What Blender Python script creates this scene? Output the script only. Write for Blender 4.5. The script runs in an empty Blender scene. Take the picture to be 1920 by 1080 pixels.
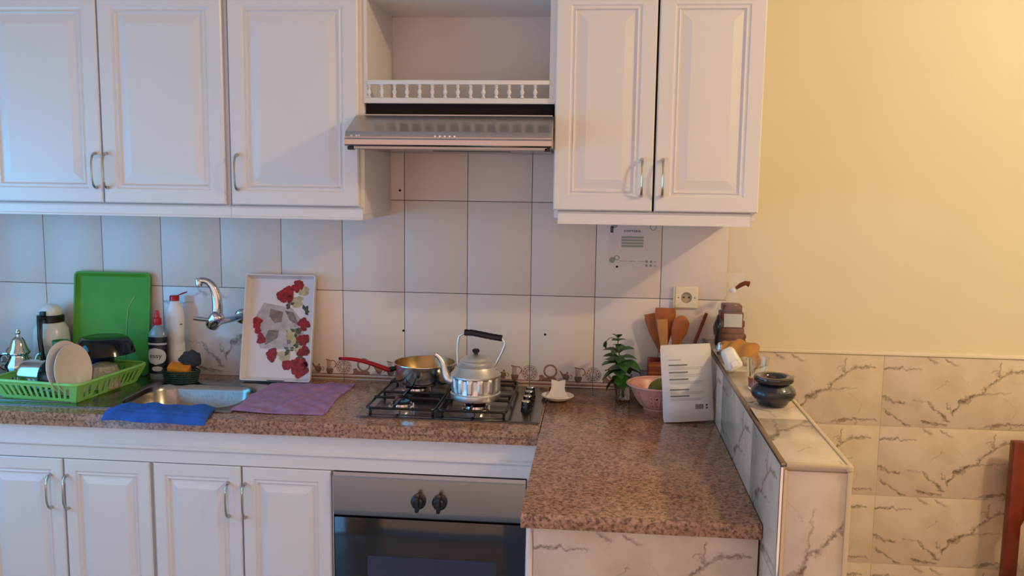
import bpy, bmesh, math, random
from mathutils import Vector, Matrix
from math import sin, cos, pi, radians as R

# ------------------------------------------------------------------ camera, light, exposure
sc = bpy.context.scene
C = sc.collection
cam = bpy.data.objects.new('camera', bpy.data.cameras.new('camera'))
C.objects.link(cam)
cam.data.sensor_width = 36.0
cam.data.lens = 31.308
cam.data.clip_start = 0.05
_yaw, _pit, _rol = 0.0954952, 0.1264370, 0.0129663
_f = Vector((-sin(_yaw) * cos(_pit), cos(_yaw) * cos(_pit), -sin(_pit)))
_r = Vector((cos(_yaw), sin(_yaw), 0))
_u = _r.cross(_f)
_r2 = _r * cos(_rol) + _u * sin(_rol)
_u2 = _u * cos(_rol) - _r * sin(_rol)
_m = Matrix((_r2, _u2, -_f)).transposed().to_4x4()
_m.translation = Vector((0.49565, -3.36922, 1.71082))
cam.matrix_world = _m
sc.camera = cam

sc.view_settings.view_transform = 'Standard'
sc.view_settings.look = 'None'
sc.view_settings.gamma = 1.0
sc.view_settings.use_curve_mapping = False
sc.view_settings.exposure = 0.0

world = bpy.data.worlds.new('world')
sc.world = world
world.use_nodes = True
world.node_tree.nodes['Background'].inputs[0].default_value = (0.55, 0.68, 0.95, 1)
world.node_tree.nodes['Background'].inputs[1].default_value = 0.6


def area(name, loc, rot, sx, sy, energy, col):
    l = bpy.data.lights.new(name, 'AREA')
    l.shape = 'RECTANGLE'
    l.size, l.size_y = sx, sy
    l.energy = energy
    l.color = col
    o = bpy.data.objects.new(name, l)
    C.objects.link(o)
    o.location = loc
    o.rotation_euler = rot
    return o


# daylight entering by the window in the left wall; the two fill lights are added
area('window_daylight', (-2.29, -1.30, 1.36), (0, R(-90), 0), 1.0, 1.4, 22, (0.05, 0.50, 0.98))
area('rear_fill_light', (0.3, -4.54, 1.35), (R(90), 0, 0), 4.4, 2.3, 29, (1.0, 0.42, 0.07))  # unseen warm fill, added behind the camera to brighten the fronts
area('left_fill_light', (-2.29, -3.05, 0.85), (0, R(-90), 0), 1.6, 1.1, 19, (0.16, 0.53, 1.0))  # unseen blue fill, added low on the left to cool the lower fronts
_l = bpy.data.lights.new('ceiling_bulb', 'POINT')
_l.energy = 83
_l.color = (1.0, 0.79, 0.45)
_l.shadow_soft_size = 0.05
_o = bpy.data.objects.new('ceiling_bulb', _l)
C.objects.link(_o)
_o.location = (2.75, -1.80, 2.84)

rnd = random.Random(7)


# ------------------------------------------------------------------ materials
def lin(c):
    if isinstance(c, str):
        c = [int(c[i:i + 2], 16) / 255 for i in (0, 2, 4)]
    return tuple(x / 12.92 if x <= 0.04045 else ((x + 0.055) / 1.055) ** 2.4 for x in c) + (1,)


def mat(name, col, rough=0.5, metal=0.0, coat=0.0, trans=0.0, ior=1.5, bump=0.0, bscale=60, spec=0.5,
        var=0.0, vscale=8, alpha=1.0, emit=None):
    m = bpy.data.materials.new(name)
    m.use_nodes = True
    nt = m.node_tree
    b = nt.nodes['Principled BSDF']
    b.inputs['Base Color'].default_value = lin(col)
    b.inputs['Roughness'].default_value = rough
    b.inputs['Metallic'].default_value = metal
    b.inputs['Coat Weight'].default_value = coat
    b.inputs['Coat Roughness'].default_value = 0.08
    b.inputs['Transmission Weight'].default_value = trans
    b.inputs['IOR'].default_value = ior
    b.inputs['Specular IOR Level'].default_value = spec
    b.inputs['Alpha'].default_value = alpha
    if bump or var:
        tc = nt.nodes.new('ShaderNodeTexCoord')
    if bump:
        n = nt.nodes.new('ShaderNodeTexNoise')
        n.inputs['Scale'].default_value = bscale
        n.inputs['Detail'].default_value = 4
        nt.links.new(tc.outputs['Object'], n.inputs['Vector'])
        bp = nt.nodes.new('ShaderNodeBump')
        bp.inputs['Strength'].default_value = bump
        bp.inputs['Distance'].default_value = 0.004
        nt.links.new(n.outputs['Fac'], bp.inputs['Height'])
        nt.links.new(bp.outputs['Normal'], b.inputs['Normal'])
    if var:
        n2 = nt.nodes.new('ShaderNodeTexNoise')
        n2.inputs['Scale'].default_value = vscale
        n2.inputs['Detail'].default_value = 5
        nt.links.new(tc.outputs['Object'], n2.inputs['Vector'])
        mx = nt.nodes.new('ShaderNodeMix')
        mx.data_type = 'RGBA'
        mr = nt.nodes.new('ShaderNodeMapRange')
        mr.inputs[1].default_value = 0.35
        mr.inputs[2].default_value = 0.68
        nt.links.new(n2.outputs['Fac'], mr.inputs[0])
        nt.links.new(mr.outputs[0], mx.inputs[0])
        c = lin(col)
        mx.inputs[6].default_value = c
        mx.inputs[7].default_value = tuple(x * (1 - var) for x in c[:3]) + (1,)
        nt.links.new(mx.outputs[2], b.inputs['Base Color'])
    return m


def granite():
    m = bpy.data.materials.new('granite')
    m.use_nodes = True
    nt = m.node_tree
    b = nt.nodes['Principled BSDF']
    tc = nt.nodes.new('ShaderNodeTexCoord')

    def noise(scale, detail, rough=0.6):
        n = nt.nodes.new('ShaderNodeTexNoise')
        n.inputs['Scale'].default_value = scale
        n.inputs['Detail'].default_value = detail
        n.inputs['Roughness'].default_value = rough
        nt.links.new(tc.outputs['Object'], n.inputs['Vector'])
        return n

    def ramp(src, stops):
        r = nt.nodes.new('ShaderNodeValToRGB')
        e = r.color_ramp.elements
        while len(e) < len(stops):
            e.new(0.5)
        for el, (p, c) in zip(e, stops):
            el.position = p
            el.color = lin(c)
        nt.links.new(src, r.inputs[0])
        return r
    base = ramp(noise(70, 5).outputs['Fac'], [(0.30, '96694f'), (0.5, 'b5876c'), (0.70, 'c79d80')])
    vor = nt.nodes.new('ShaderNodeTexVoronoi')
    vor.inputs['Scale'].default_value = 130
    nt.links.new(tc.outputs['Object'], vor.inputs['Vector'])
    grain = ramp(vor.outputs['Color'], [(0.1, '7d5a48'), (0.5, 'b0836a'), (0.9, 'cba68a')])
    mx = nt.nodes.new('ShaderNodeMix')
    mx.data_type = 'RGBA'
    mx.inputs[0].default_value = 0.45
    nt.links.new(base.outputs[0], mx.inputs[6])
    nt.links.new(grain.outputs[0], mx.inputs[7])
    dk = ramp(noise(105, 6, 0.7).outputs['Fac'], [(0.48, '000000'), (0.60, 'e6e6e6')])
    mx2 = nt.nodes.new('ShaderNodeMix')
    mx2.data_type = 'RGBA'
    nt.links.new(dk.outputs[0], mx2.inputs[0])
    nt.links.new(mx.outputs[2], mx2.inputs[6])
    mx2.inputs[7].default_value = lin('4a3029')
    nt.links.new(mx2.outputs[2], b.inputs['Base Color'])
    b.inputs['Roughness'].default_value = 0.16
    return m


# veins of the printed marble tile: (u0, v0, u1, v1, width, strength) in tile fractions (0.553 x 0.27 m)
VEINS = [(.46, .20, .51, .36, .010, 1), (.51, .36, .66, .54, .012, 1), (.66, .54, .74, .72, .012, 1), (.74, .72, .80, .79, .010, .9),
         (.80, .79, .94, .84, .009, .9), (.74, .72, .75, .97, .008, .8), (.75, .88, .71, .80, .006, .6),
         (.46, .20, .43, .36, .006, .7), (.47, .22, .52, .40, .006, .6), (.52, .40, .60, .50, .006, .6), (.66, .50, .83, .54, .006, .6),
         (.01, .80, .12, .84, .010, 1), (.12, .84, .23, .80, .007, .8), (.29, .97, .35, .90, .009, .7), (.40, .97, .47, .89, .009, .8),
         (.36, .56, .42, .66, .005, .5), (.0, .42, .14, .33, .010, .9), (.02, .24, .05, .17, .009, .9), (.05, .17, .19, .03, .008, .9),
         (.20, .39, .30, .36, .004, .5), (.30, .36, .37, .25, .007, .8), (.37, .25, .44, .11, .009, .9), (.28, .08, .43, .04, .011, .9),
         (.58, .0, .73, .05, .006, .6), (.73, .05, .83, .09, .009, .9), (.83, .09, .97, .07, .007, .8), (.83, .09, .84, .0, .006, .8),
         (.56, .62, .50, .72, .003, .35), (.78, .45, .88, .30, .003, .35), (.88, .30, .86, .15, .003, .35)]


def seg_group():
    g = bpy.data.node_groups.new('vein_segment', 'ShaderNodeTree')
    for n, t in (('P', 'NodeSocketVector'), ('A', 'NodeSocketVector'), ('D', 'NodeSocketVector'), ('W', 'NodeSocketFloat'), ('S', 'NodeSocketFloat'), ('Prev', 'NodeSocketFloat')):
        g.interface.new_socket(n, in_out='INPUT', socket_type=t)
    g.interface.new_socket('Mask', in_out='OUTPUT', socket_type='NodeSocketFloat')
    gi, go = g.nodes.new('NodeGroupInput'), g.nodes.new('NodeGroupOutput')

    def vm(op, a, b=None):
        n = g.nodes.new('ShaderNodeVectorMath')
        n.operation = op
        g.links.new(a, n.inputs[0])
        if b is not None:
            g.links.new(b, n.inputs[1])
        return n
    pa = vm('SUBTRACT', gi.outputs['P'], gi.outputs['A'])
    d1 = vm('DOT_PRODUCT', pa.outputs[0], gi.outputs['D'])
    d2 = vm('DOT_PRODUCT', gi.outputs['D'], gi.outputs['D'])
    dv = g.nodes.new('ShaderNodeMath')
    dv.operation = 'DIVIDE'
    dv.use_clamp = True
    g.links.new(d1.outputs['Value'], dv.inputs[0])
    g.links.new(d2.outputs['Value'], dv.inputs[1])
    s = g.nodes.new('ShaderNodeVectorMath')
    s.operation = 'SCALE'
    g.links.new(gi.outputs['D'], s.inputs[0])
    g.links.new(dv.outputs[0], s.inputs['Scale'])
    q = vm('SUBTRACT', pa.outputs[0], s.outputs[0])
    ln = vm('LENGTH', q.outputs[0])
    mr = g.nodes.new('ShaderNodeMapRange')
    mr.interpolation_type = 'SMOOTHSTEP'
    mr.inputs[1].default_value = 0.0
    mr.inputs[3].default_value = 1.0
    mr.inputs[4].default_value = 0.0
    g.links.new(ln.outputs['Value'], mr.inputs[0])
    g.links.new(gi.outputs['W'], mr.inputs[2])
    mu = g.nodes.new('ShaderNodeMath')
    mu.operation = 'MULTIPLY'
    g.links.new(mr.outputs[0], mu.inputs[0])
    g.links.new(gi.outputs['S'], mu.inputs[1])
    mxx = g.nodes.new('ShaderNodeMath')
    mxx.operation = 'MAXIMUM'
    g.links.new(mu.outputs[0], mxx.inputs[0])
    g.links.new(gi.outputs['Prev'], mxx.inputs[1])
    g.links.new(mxx.outputs[0], go.inputs[0])
    return g


SEG = seg_group()


def marble(name, base='d8c7b5', vein='76604e', rough=0.2, cloud='ccb9a3'):
    m = bpy.data.materials.new(name)
    m.use_nodes = True
    nt = m.node_tree
    b = nt.nodes['Principled BSDF']
    uv = nt.nodes.new('ShaderNodeUVMap')
    uv.uv_map = 'uv'
    n = nt.nodes.new('ShaderNodeTexNoise')
    n.inputs['Scale'].default_value = 30
    n.inputs['Detail'].default_value = 8
    n.inputs['Roughness'].default_value = 0.68
    nt.links.new(uv.outputs[0], n.inputs['Vector'])
    sb = nt.nodes.new('ShaderNodeVectorMath')
    sb.operation = 'SUBTRACT'
    sb.inputs[1].default_value = (0.5, 0.5, 0.5)
    nt.links.new(n.outputs['Color'], sb.inputs[0])
    scn = nt.nodes.new('ShaderNodeVectorMath')
    scn.operation = 'MULTIPLY'
    scn.inputs[1].default_value = (0.06, 0.06, 0)
    nt.links.new(sb.outputs[0], scn.inputs[0])
    ad = nt.nodes.new('ShaderNodeVectorMath')
    ad.operation = 'ADD'
    nt.links.new(uv.outputs[0], ad.inputs[0])
    nt.links.new(scn.outputs[0], ad.inputs[1])
    prev = None
    for (a, b0, c, d, w, s) in VEINS:
        g = nt.nodes.new('ShaderNodeGroup')
        g.node_tree = SEG
        g.inputs['A'].default_value = (a * .553, b0 * .27, 0)
        g.inputs['D'].default_value = ((c - a) * .553, (d - b0) * .27, 0)
        g.inputs['W'].default_value = w * 0.85
        g.inputs['S'].default_value = s
        nt.links.new(ad.outputs[0], g.inputs['P'])
        if prev:
            nt.links.new(prev.outputs[0], g.inputs['Prev'])
        else:
            g.inputs['Prev'].default_value = 0
        prev = g
    n2 = nt.nodes.new('ShaderNodeTexNoise')
    n2.inputs['Scale'].default_value = 60
    n2.inputs['Detail'].default_value = 4
    nt.links.new(uv.outputs[0], n2.inputs['Vector'])
    mr = nt.nodes.new('ShaderNodeMapRange')
    mr.inputs[1].default_value = 0.3
    mr.inputs[2].default_value = 0.62
    mr.inputs[3].default_value = 0.35
    mr.inputs[4].default_value = 1.0
    nt.links.new(n2.outputs['Fac'], mr.inputs[0])
    mu = nt.nodes.new('ShaderNodeMath')
    mu.operation = 'MULTIPLY'
    nt.links.new(prev.outputs[0], mu.inputs[0])
    nt.links.new(mr.outputs[0], mu.inputs[1])
    n3 = nt.nodes.new('ShaderNodeTexNoise')
    n3.inputs['Scale'].default_value = 9
    n3.inputs['Detail'].default_value = 3
    nt.links.new(ad.outputs[0], n3.inputs['Vector'])
    mr3 = nt.nodes.new('ShaderNodeMapRange')
    mr3.inputs[1].default_value = 0.4
    mr3.inputs[2].default_value = 0.65
    nt.links.new(n3.outputs['Fac'], mr3.inputs[0])
    mx = nt.nodes.new('ShaderNodeMix')
    mx.data_type = 'RGBA'
    mx.inputs[6].default_value = lin(base)
    mx.inputs[7].default_value = lin(cloud)
    nt.links.new(mr3.outputs[0], mx.inputs[0])
    mx2 = nt.nodes.new('ShaderNodeMix')
    mx2.data_type = 'RGBA'
    nt.links.new(mu.outputs[0], mx2.inputs[0])
    nt.links.new(mx.outputs[2], mx2.inputs[6])
    mx2.inputs[7].default_value = lin(vein)
    nt.links.new(mx2.outputs[2], b.inputs['Base Color'])
    b.inputs['Roughness'].default_value = rough
    return m


def brushed(name, col, rough, sx, sy, sz, amt=0.12):
    m = mat(name, col, rough, 1.0)
    nt = m.node_tree
    b = nt.nodes['Principled BSDF']
    tc = nt.nodes.new('ShaderNodeTexCoord')
    mp = nt.nodes.new('ShaderNodeMapping')
    mp.inputs['Scale'].default_value = (sx, sy, sz)
    n = nt.nodes.new('ShaderNodeTexNoise')
    n.inputs['Scale'].default_value = 1.0
    n.inputs['Detail'].default_value = 3
    mr = nt.nodes.new('ShaderNodeMapRange')
    mr.inputs[3].default_value = rough - amt
    mr.inputs[4].default_value = rough + amt
    nt.links.new(tc.outputs['Object'], mp.inputs[0])
    nt.links.new(mp.outputs[0], n.inputs['Vector'])
    nt.links.new(n.outputs['Fac'], mr.inputs[0])
    nt.links.new(mr.outputs[0], b.inputs['Roughness'])
    return m


M = {
    'yellow': mat('yellow_paint', 'e6d8bb', 0.55, bump=0.05, bscale=90, var=0.05, vscale=2.0),
    'cream': mat('cream_paint', 'e6dccb', 0.6),
    'ceil': mat('ceiling_paint', 'e9e4da', 0.7),
    'floor': mat('floor_tile', 'b4b0ae', 0.3, var=0.15, vscale=3),
    'white': mat('white_lacquer', 'e6dfdd', 0.34, coat=0.05, bump=0.02, bscale=25),
    'tile': mat('white_tile', 'e4d7ce', 0.32, spec=0.4, var=0.03, vscale=3),
    'grout': mat('dark_grout', '6b5a54', 0.9),
    'lgrout': mat('light_grout', 'd9c8b0', 0.8),
    'print': mat('brown_print', '9c745f', 0.26, var=0.3, vscale=160),
    'print2': mat('pale_brown_print', 'cbb5a8', 0.26, var=0.3, vscale=160),
    'granite': granite(),
    'marble': marble('marble_print'),
    'marble2': marble('grey_marble_print', base='dcd6d4', vein='7d7674', cloud='cfc8c5', rough=.12),
    'steel': brushed('brushed_steel', 'b3aeae', 0.22, 2, 120, 120, .05),
    'sink': brushed('sink_steel', '9a9694', 0.25, 150, 6, 60, .08),
    'hobsteel': brushed('hob_steel', '8d8784', 0.24, 6, 150, 150, .08),
    'polish': mat('polished_steel', 'd2cecb', 0.16, 1.0),
    'chrome': mat('chrome', 'd5d5d8', 0.06, 1.0),
    'silver': mat('silver_plate', 'd8d6d2', 0.12, 1.0),
    'nickel': mat('nickel_handle', 'c4beb2', 0.16, 1.0),
    'alulid': mat('aluminium_lid', 'eae7e3', 0.55, 1.0),
    'alu': mat('aluminium', 'e2deda', 0.36, 1.0, bump=0.04, bscale=120),
    'pan_in': brushed('pan_inside', 'b59a70', 0.3, 60, 60, 4),
    'iron': mat('black_enamel_iron', '0d0d0f', 0.3),
    'black': mat('black_plastic', '111114', 0.35),
    'blackgloss': mat('black_gloss', '0b0b0e', 0.12),
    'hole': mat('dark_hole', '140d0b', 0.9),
    'glassdark': mat('oven_glass', '0a0d14', 0.08, coat=0.5),
    'glasswin': mat('oven_window', '25344e', 0.12, coat=0.4),
    'green': mat('green_plastic', '57a036', 0.5, spec=0.25, var=0.06, vscale=12),
    'lime': mat('lime_plastic', '90d066', 0.35),
    'dgreen': mat('dark_green_plastic', '16382c', 0.4),
    'gcup': mat('bottle_green_plastic', '2f7a4a', 0.4),
    'porc': mat('cream_porcelain', 'eadfd6', 0.12),
    'wplast': mat('white_plastic', 'e9e6e4', 0.3),
    'wplast2': mat('thermos_white', 'dfe0dc', 0.22),
    'red': mat('red_plastic', 'b5121d', 0.3),
    'redh': mat('red_handle', '9c0f18', 0.28),
    'clear': mat('clear_glass', 'f4f8f8', 0.02, trans=1.0, ior=1.45),
    'bluecl': mat('pale_blue_liquid', '9fb9c4', 0.15, trans=0.35),
    'label_dark': mat('dark_label', '0f1c2a', 0.35),
    'label_pale': mat('pale_label', 'c6ccd6', 0.4),
    'sponge': mat('yellow_sponge', 'd98a1c', 0.9, bump=0.8, bscale=250),
    'scour': mat('grey_scourer', '3c414c', 0.95, bump=1.0, bscale=160, var=.4, vscale=80),
    'bluecloth': mat('blue_cloth', '2660bd', 0.85, bump=0.4, bscale=420, var=.25, vscale=25),
    'purple': mat('purple_cloth', 'b288b8', 0.9, bump=0.4, bscale=380, var=.22, vscale=30),
    'navy': mat('navy_enamel', '1b2547', 0.3),
    'wood': mat('orange_wood', 'b0602a', 0.45, var=.3, vscale=25),
    'wood2': mat('red_wood', '8c3a1a', 0.45, var=.3, vscale=25),
    'wood3': mat('pale_wood', 'c98a4e', 0.45, var=.2, vscale=25),
    'chair': mat('varnished_red_wood', '7d2c12', 0.3, var=.35, vscale=10),
    'leaf': mat('leaf_green', '3c6a2c', 0.45, var=.4, vscale=40),
    'stem': mat('stem_green', '55703a', 0.6),
    'pink': mat('pink_plastic', 'dfa69b', 0.35),
    'mango': mat('green_fruit', '7b7a2f', 0.4, var=.35, vscale=18),
    'pouch': mat('white_foil_pouch', 'dbd6d3', 0.3, bump=0.25, bscale=14),
    'ink': mat('grey_ink', '77706c', 0.6),
    'inkd': mat('dark_ink', '4a4543', 0.6),
    'inkl': mat('pale_ink', 'b4aeab', 0.6),
    'paper': mat('white_paper', 'ded2d0', 0.7),
    'sage': mat('sage_ink', '9aa196', 0.7),
    'saged': mat('dark_sage_ink', '566257', 0.7),
    'ivory': mat('ivory_plastic', 'ece0c3', 0.3),
    'sockin': mat('socket_recess', 'b8a98a', 0.4),
    'bread': mat('brown_biscuit', '7c2c12', 0.6, var=.5, vscale=50),
    'film': mat('clear_film', 'fbf5ee', 0.06, alpha=0.12),
    'kraft': mat('brown_paper', 'b77f3e', 0.75, bump=.2, bscale=30),
    'darkbag': mat('black_film', '1c1a20', 0.2, bump=.5, bscale=30),
    'foil': mat('crumpled_foil', 'cfd0d4', 0.15, 1.0, bump=1.0, bscale=60),
    'juice': mat('orange_juice', 'd8561a', 0.2),
    'potblue': mat('blue_glaze', '141d30', 0.1, coat=.6, bump=.5, bscale=220, var=.6, vscale=120),
    'potbrown': mat('brown_blue_glaze', '2a2026', 0.12, coat=.6),
    'glitter': mat('cut_glass', 'd8d2c2', 0.08, trans=0.55, bump=1.0, bscale=110),
    'petal': mat('red_petal_print', 'ae1a2a', 0.25, var=.65, vscale=75),
    'leafp': mat('green_leaf_print', '4c5a45', 0.25, var=.4, vscale=60),
    'sand': mat('sand_print', 'c9b98f', 0.25, var=.3, vscale=60),
    'icep': mat('grey_ice_print', 'c4bcbd', 0.2, var=.3, vscale=40),
    'iced': mat('dark_ice_print', '93817d', 0.2, var=.4, vscale=60),
    'traywhite': mat('tray_white', 'e2d9da', 0.2),
    'chrometrim': mat('metal_trim', '8d8078', 0.25, 1.0),
    'creamtrim': mat('cream_trim', 'efe0c8', 0.3),
    'corner': mat('corner_bead', 'd2bb98', 0.35),
    'crack': mat('dark_seam', '2b1d17', 0.9),
}

# ------------------------------------------------------------------ mesh tools
WL = {}


def wl(o):
    return WL.get(o.name, Vector((0, 0, 0))) if o else Vector((0, 0, 0))


class MB:
    def __init__(s):
        s.v, s.f, s.mi = [], [], []

    def add(s, vs, fs, mi=0):
        n = len(s.v)
        s.v += [tuple(p) for p in vs]
        s.f += [tuple(i + n for i in f) for f in fs]
        s.mi += [mi] * len(fs)
        return s

    def box(s, x0, x1, y0, y1, z0, z1, b=0.0, mi=0):
        if b <= 0:
            vs = [(x, y, z) for z in (z0, z1) for y in (y0, y1) for x in (x0, x1)]
            fs = [(0, 2, 3, 1), (4, 5, 7, 6), (0, 1, 5, 4), (2, 6, 7, 3), (0, 4, 6, 2), (1, 3, 7, 5)]
            return s.add(vs, fs, mi)
        bm = bmesh.new()
        bmesh.ops.create_cube(bm, size=1)
        for v in bm.verts:
            v.co = ((x0 + x1) / 2 + v.co.x * (x1 - x0), (y0 + y1) / 2 + v.co.y * (y1 - y0), (z0 + z1) / 2 + v.co.z * (z1 - z0))
        bmesh.ops.bevel(bm, geom=list(bm.edges), offset=b, segments=2, affect='EDGES', profile=0.5)
        bm.verts.index_update()
        s.add([v.co[:] for v in bm.verts], [[v.index for v in f.verts] for f in bm.faces], mi)
        bm.free()
        return s

    def loft(s, loops, cap0=True, cap1=True, closed=False, mi=0):
        n = len(loops[0])
        vs = [p for l in loops for p in l]
        fs = []
        k = len(loops)
        for i in range(k if closed else k - 1):
            for j in range(n):
                a, b = i * n + j, i * n + (j + 1) % n
                c, d = ((i + 1) % k) * n + (j + 1) % n, ((i + 1) % k) * n + j
                fs.append((a, b, c, d))
        if not closed:
            if cap0:
                fs.append(tuple(range(n))[::-1])
            if cap1:
                fs.append(tuple((k - 1) * n + j for j in range(n)))
        return s.add(vs, fs, mi)

    def lathe(s, prof, n=32, c=(0, 0, 0), mi=0, axis='Z', cap0=True, cap1=True, fn=None):
        loops = []
        for (r, z) in prof:
            r = max(r, 1e-4)
            l = []
            for j in range(n):
                t = 2 * pi * j / n
                rr = r * (fn(t, z) if fn else 1)
                p = (rr * cos(t), rr * sin(t), z)
                if axis == 'X':
                    p = (p[2], p[0], p[1])
                elif axis == 'Y':
                    p = (p[0], p[2], p[1])
                l.append((p[0] + c[0], p[1] + c[1], p[2] + c[2]))
            loops.append(l)
        return s.loft(loops, cap0, cap1, mi=mi)

    def tube(s, pts, r, n=10, closed=False, mi=0, flat=None):
        pts = [Vector(p) for p in pts]
        k = len(pts)
        rs = r if isinstance(r, (list, tuple)) else [r] * k
        loops = []
        up = None
        for i, p in enumerate(pts):
            if closed:
                t = pts[(i + 1) % k] - pts[i - 1]
            else:
                t = pts[min(i + 1, k - 1)] - pts[max(i - 1, 0)]
            t.normalize()
            if up is None:
                up = Vector((0, 0, 1)) if abs(t.z) < 0.9 else Vector((0, 1, 0))
            a = t.cross(up)
            if a.length < 1e-5:
                a = t.cross(Vector((1, 0, 0)))
            a.normalize()
            b = a.cross(t).normalized()
            up = b
            fl = flat or 1.0
            loops.append([tuple(p + (a * cos(2 * pi * j / n) + b * sin(2 * pi * j / n) * fl) * rs[i]) for j in range(n)])
        return s.loft(loops, closed=closed, mi=mi)

    def prism(s, poly, axis, d0, d1, mi=0):
        def p3(a, b, d):
            return {'X': (d, a, b), 'Y': (a, d, b), 'Z': (a, b, d)}[axis]
        return s.loft([[p3(a, b, d0) for a, b in poly], [p3(a, b, d1) for a, b in poly]], mi=mi)

    def sphere(s, c, r, n=16, m=10, sc_=(1, 1, 1), mi=0):
        loops = []
        for i in range(m + 1):
            ph = -pi / 2 + pi * i / m
            rr = max(cos(ph), 1e-3) * r
            loops.append([(c[0] + rr * cos(2 * pi * j / n) * sc_[0], c[1] + rr * sin(2 * pi * j / n) * sc_[1], c[2] + r * sin(ph) * sc_[2]) for j in range(n)])
        return s.loft(loops, mi=mi)

    def ring2d(s, outer, inner, axis, d0, d1, mi=0):
        """flat ring between two loops with the same count, extruded"""
        def p3(p, d):
            a, b = p
            return {'X': (d, a, b), 'Y': (a, d, b), 'Z': (a, b, d)}[axis]
        return s.loft([[p3(p, d0) for p in outer], [p3(p, d1) for p in outer], [p3(p, d1) for p in inner], [p3(p, d0) for p in inner]], closed=True, mi=mi)

    def xform(s, fn):
        s.v = [tuple(fn(Vector(p))) for p in s.v]
        return s

    def mesh(s, name, mats, smooth=35, org=Vector((0, 0, 0)), uvf=None):
        me = bpy.data.meshes.new(name)
        me.from_pydata([(x - org[0], y - org[1], z - org[2]) for x, y, z in s.v], [], s.f)
        mats = mats if isinstance(mats, (list, tuple)) else [mats]
        for m_ in mats:
            me.materials.append(M[m_])
        if len(mats) > 1:
            me.polygons.foreach_set('material_index', s.mi)
        bm = bmesh.new()
        bm.from_mesh(me)
        bmesh.ops.recalc_face_normals(bm, faces=list(bm.faces))
        bm.to_mesh(me)
        bm.free()
        if uvf:
            lay = me.uv_layers.new(name='uv')
            for lp in me.loops:
                lay.data[lp.index].uv = uvf(me.vertices[lp.vertex_index].co)
        if smooth:
            me.polygons.foreach_set('use_smooth', [True] * len(me.polygons))
            me.set_sharp_from_angle(angle=R(smooth))
        me.update()
        return me

    def build(s, name, mats, parent=None, smooth=35, local=False, uvf=None):
        org = Vector((0, 0, 0)) if local else wl(parent)
        me = s.mesh(name, mats, smooth, org, uvf)
        o = bpy.data.objects.new(name, me)
        C.objects.link(o)
        if parent:
            o.parent = parent
            WL[o.name] = wl(parent).copy()
        return o


def tag(o, label, cat, group=None):
    o['label'] = label
    o['category'] = cat
    if group:
        o['group'] = group
    return o


def thing(name, label, cat, loc=(0, 0, 0), rotz=0.0, group=None, rot=None):
    o = bpy.data.objects.new(name, None)
    o.empty_display_size = 0.05
    C.objects.link(o)
    o.location = loc
    o.rotation_euler = rot if rot else (0, 0, rotz)
    WL[o.name] = Vector(loc)
    return tag(o, label, cat, group)


def struct(o, label=None):
    o['kind'] = 'structure'
    if label:
        o['label'] = label
    return o


def place(name, me, parent, loc, rot=(0, 0, 0)):
    o = bpy.data.objects.new(name, me)
    C.objects.link(o)
    o.parent = parent
    o.location = Vector(loc) - wl(parent)
    o.rotation_euler = rot
    WL[o.name] = Vector(loc)
    return o


def rrect(x0, x1, y0, y1, r, n=6):
    pts = []
    for cx, cy, a0 in ((x1 - r, y1 - r, 0), (x0 + r, y1 - r, 90), (x0 + r, y0 + r, 180), (x1 - r, y0 + r, 270)):
        for i in range(n + 1):
            a = R(a0 + 90 * i / n)
            pts.append((cx + r * cos(a), cy + r * sin(a)))
    return pts


def bez(p0, p1, p2, p3, n=12):
    out = []
    for i in range(n + 1):
        t = i / n
        out.append(tuple(p0[k] * (1 - t) ** 3 + 3 * p1[k] * t * (1 - t) ** 2 + 3 * p2[k] * t * t * (1 - t) + p3[k] * t ** 3 for k in range(len(p0))))
    return out


def text_mesh(txt, size, matname, thick=0.0003):
    cu = bpy.data.curves.new('lettering', 'FONT')
    cu.body = txt
    cu.size = size
    cu.align_x = 'CENTER'
    cu.align_y = 'CENTER'
    cu.extrude = thick
    to = bpy.data.objects.new('lettering', cu)
    C.objects.link(to)
    dg = bpy.context.evaluated_depsgraph_get()
    dg.update()
    me = bpy.data.meshes.new_from_object(to.evaluated_get(dg))
    bpy.data.objects.remove(to)
    bpy.data.curves.remove(cu)
    me.materials.clear()
    me.materials.append(M[matname])
    return me


W = 0.245
ROW = 0.355
Z1 = 1.254
CT = 0.900   # worktop height

# ------------------------------------------------------------------ the room
wb = struct(MB().box(-2.45, 4.2, 0.004, 0.15, 0, 3.0).build('wall_back', 'yellow', None, 0))
struct(MB().box(-2.45, 4.2, -4.7, 0.15, -0.1, 0).build('floor', 'floor', None, 0))
struct(MB().box(-2.45, 4.2, -4.7, 0.15, 3.0, 3.1).build('ceiling', 'ceil', None, 0))
struct(MB().box(4.2, 4.35, -4.7, 0.15, 0, 3.0).build('wall_right', 'yellow', None, 0))
# rear wall with a wide opening made for the fill light added behind the camera
wr = MB()
wr.box(-2.45, -1.9, -4.7, -4.55, 0, 3.0).box(2.5, 4.2, -4.7, -4.55, 0, 3.0).box(-1.9, 2.5, -4.7, -4.55, 2.5, 3.0)
struct(wr.build('wall_front', 'cream', None, 0))
lw = MB()
lw.box(-2.45, -2.3, -4.55, -3.62, 0, 3.0).box(-2.45, -2.3, -2.48, -2.0, 0, 3.0).box(-2.45, -2.3, -3.62, -2.48, 1.68, 3.0).box(-2.45, -2.3, -0.5, 0.004, 0, 3.0)
lw.box(-2.45, -2.3, -2.0, -0.5, 0, 0.84).box(-2.45, -2.3, -2.0, -0.5, 1.88, 3.0)
struct(lw.build('wall_left', 'cream', None, 0))
win = MB()
for y in (-2.0, -1.275, -0.55):
    win.box(-2.42, -2.37, y, y + 0.05, 0.84, 1.88)
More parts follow.
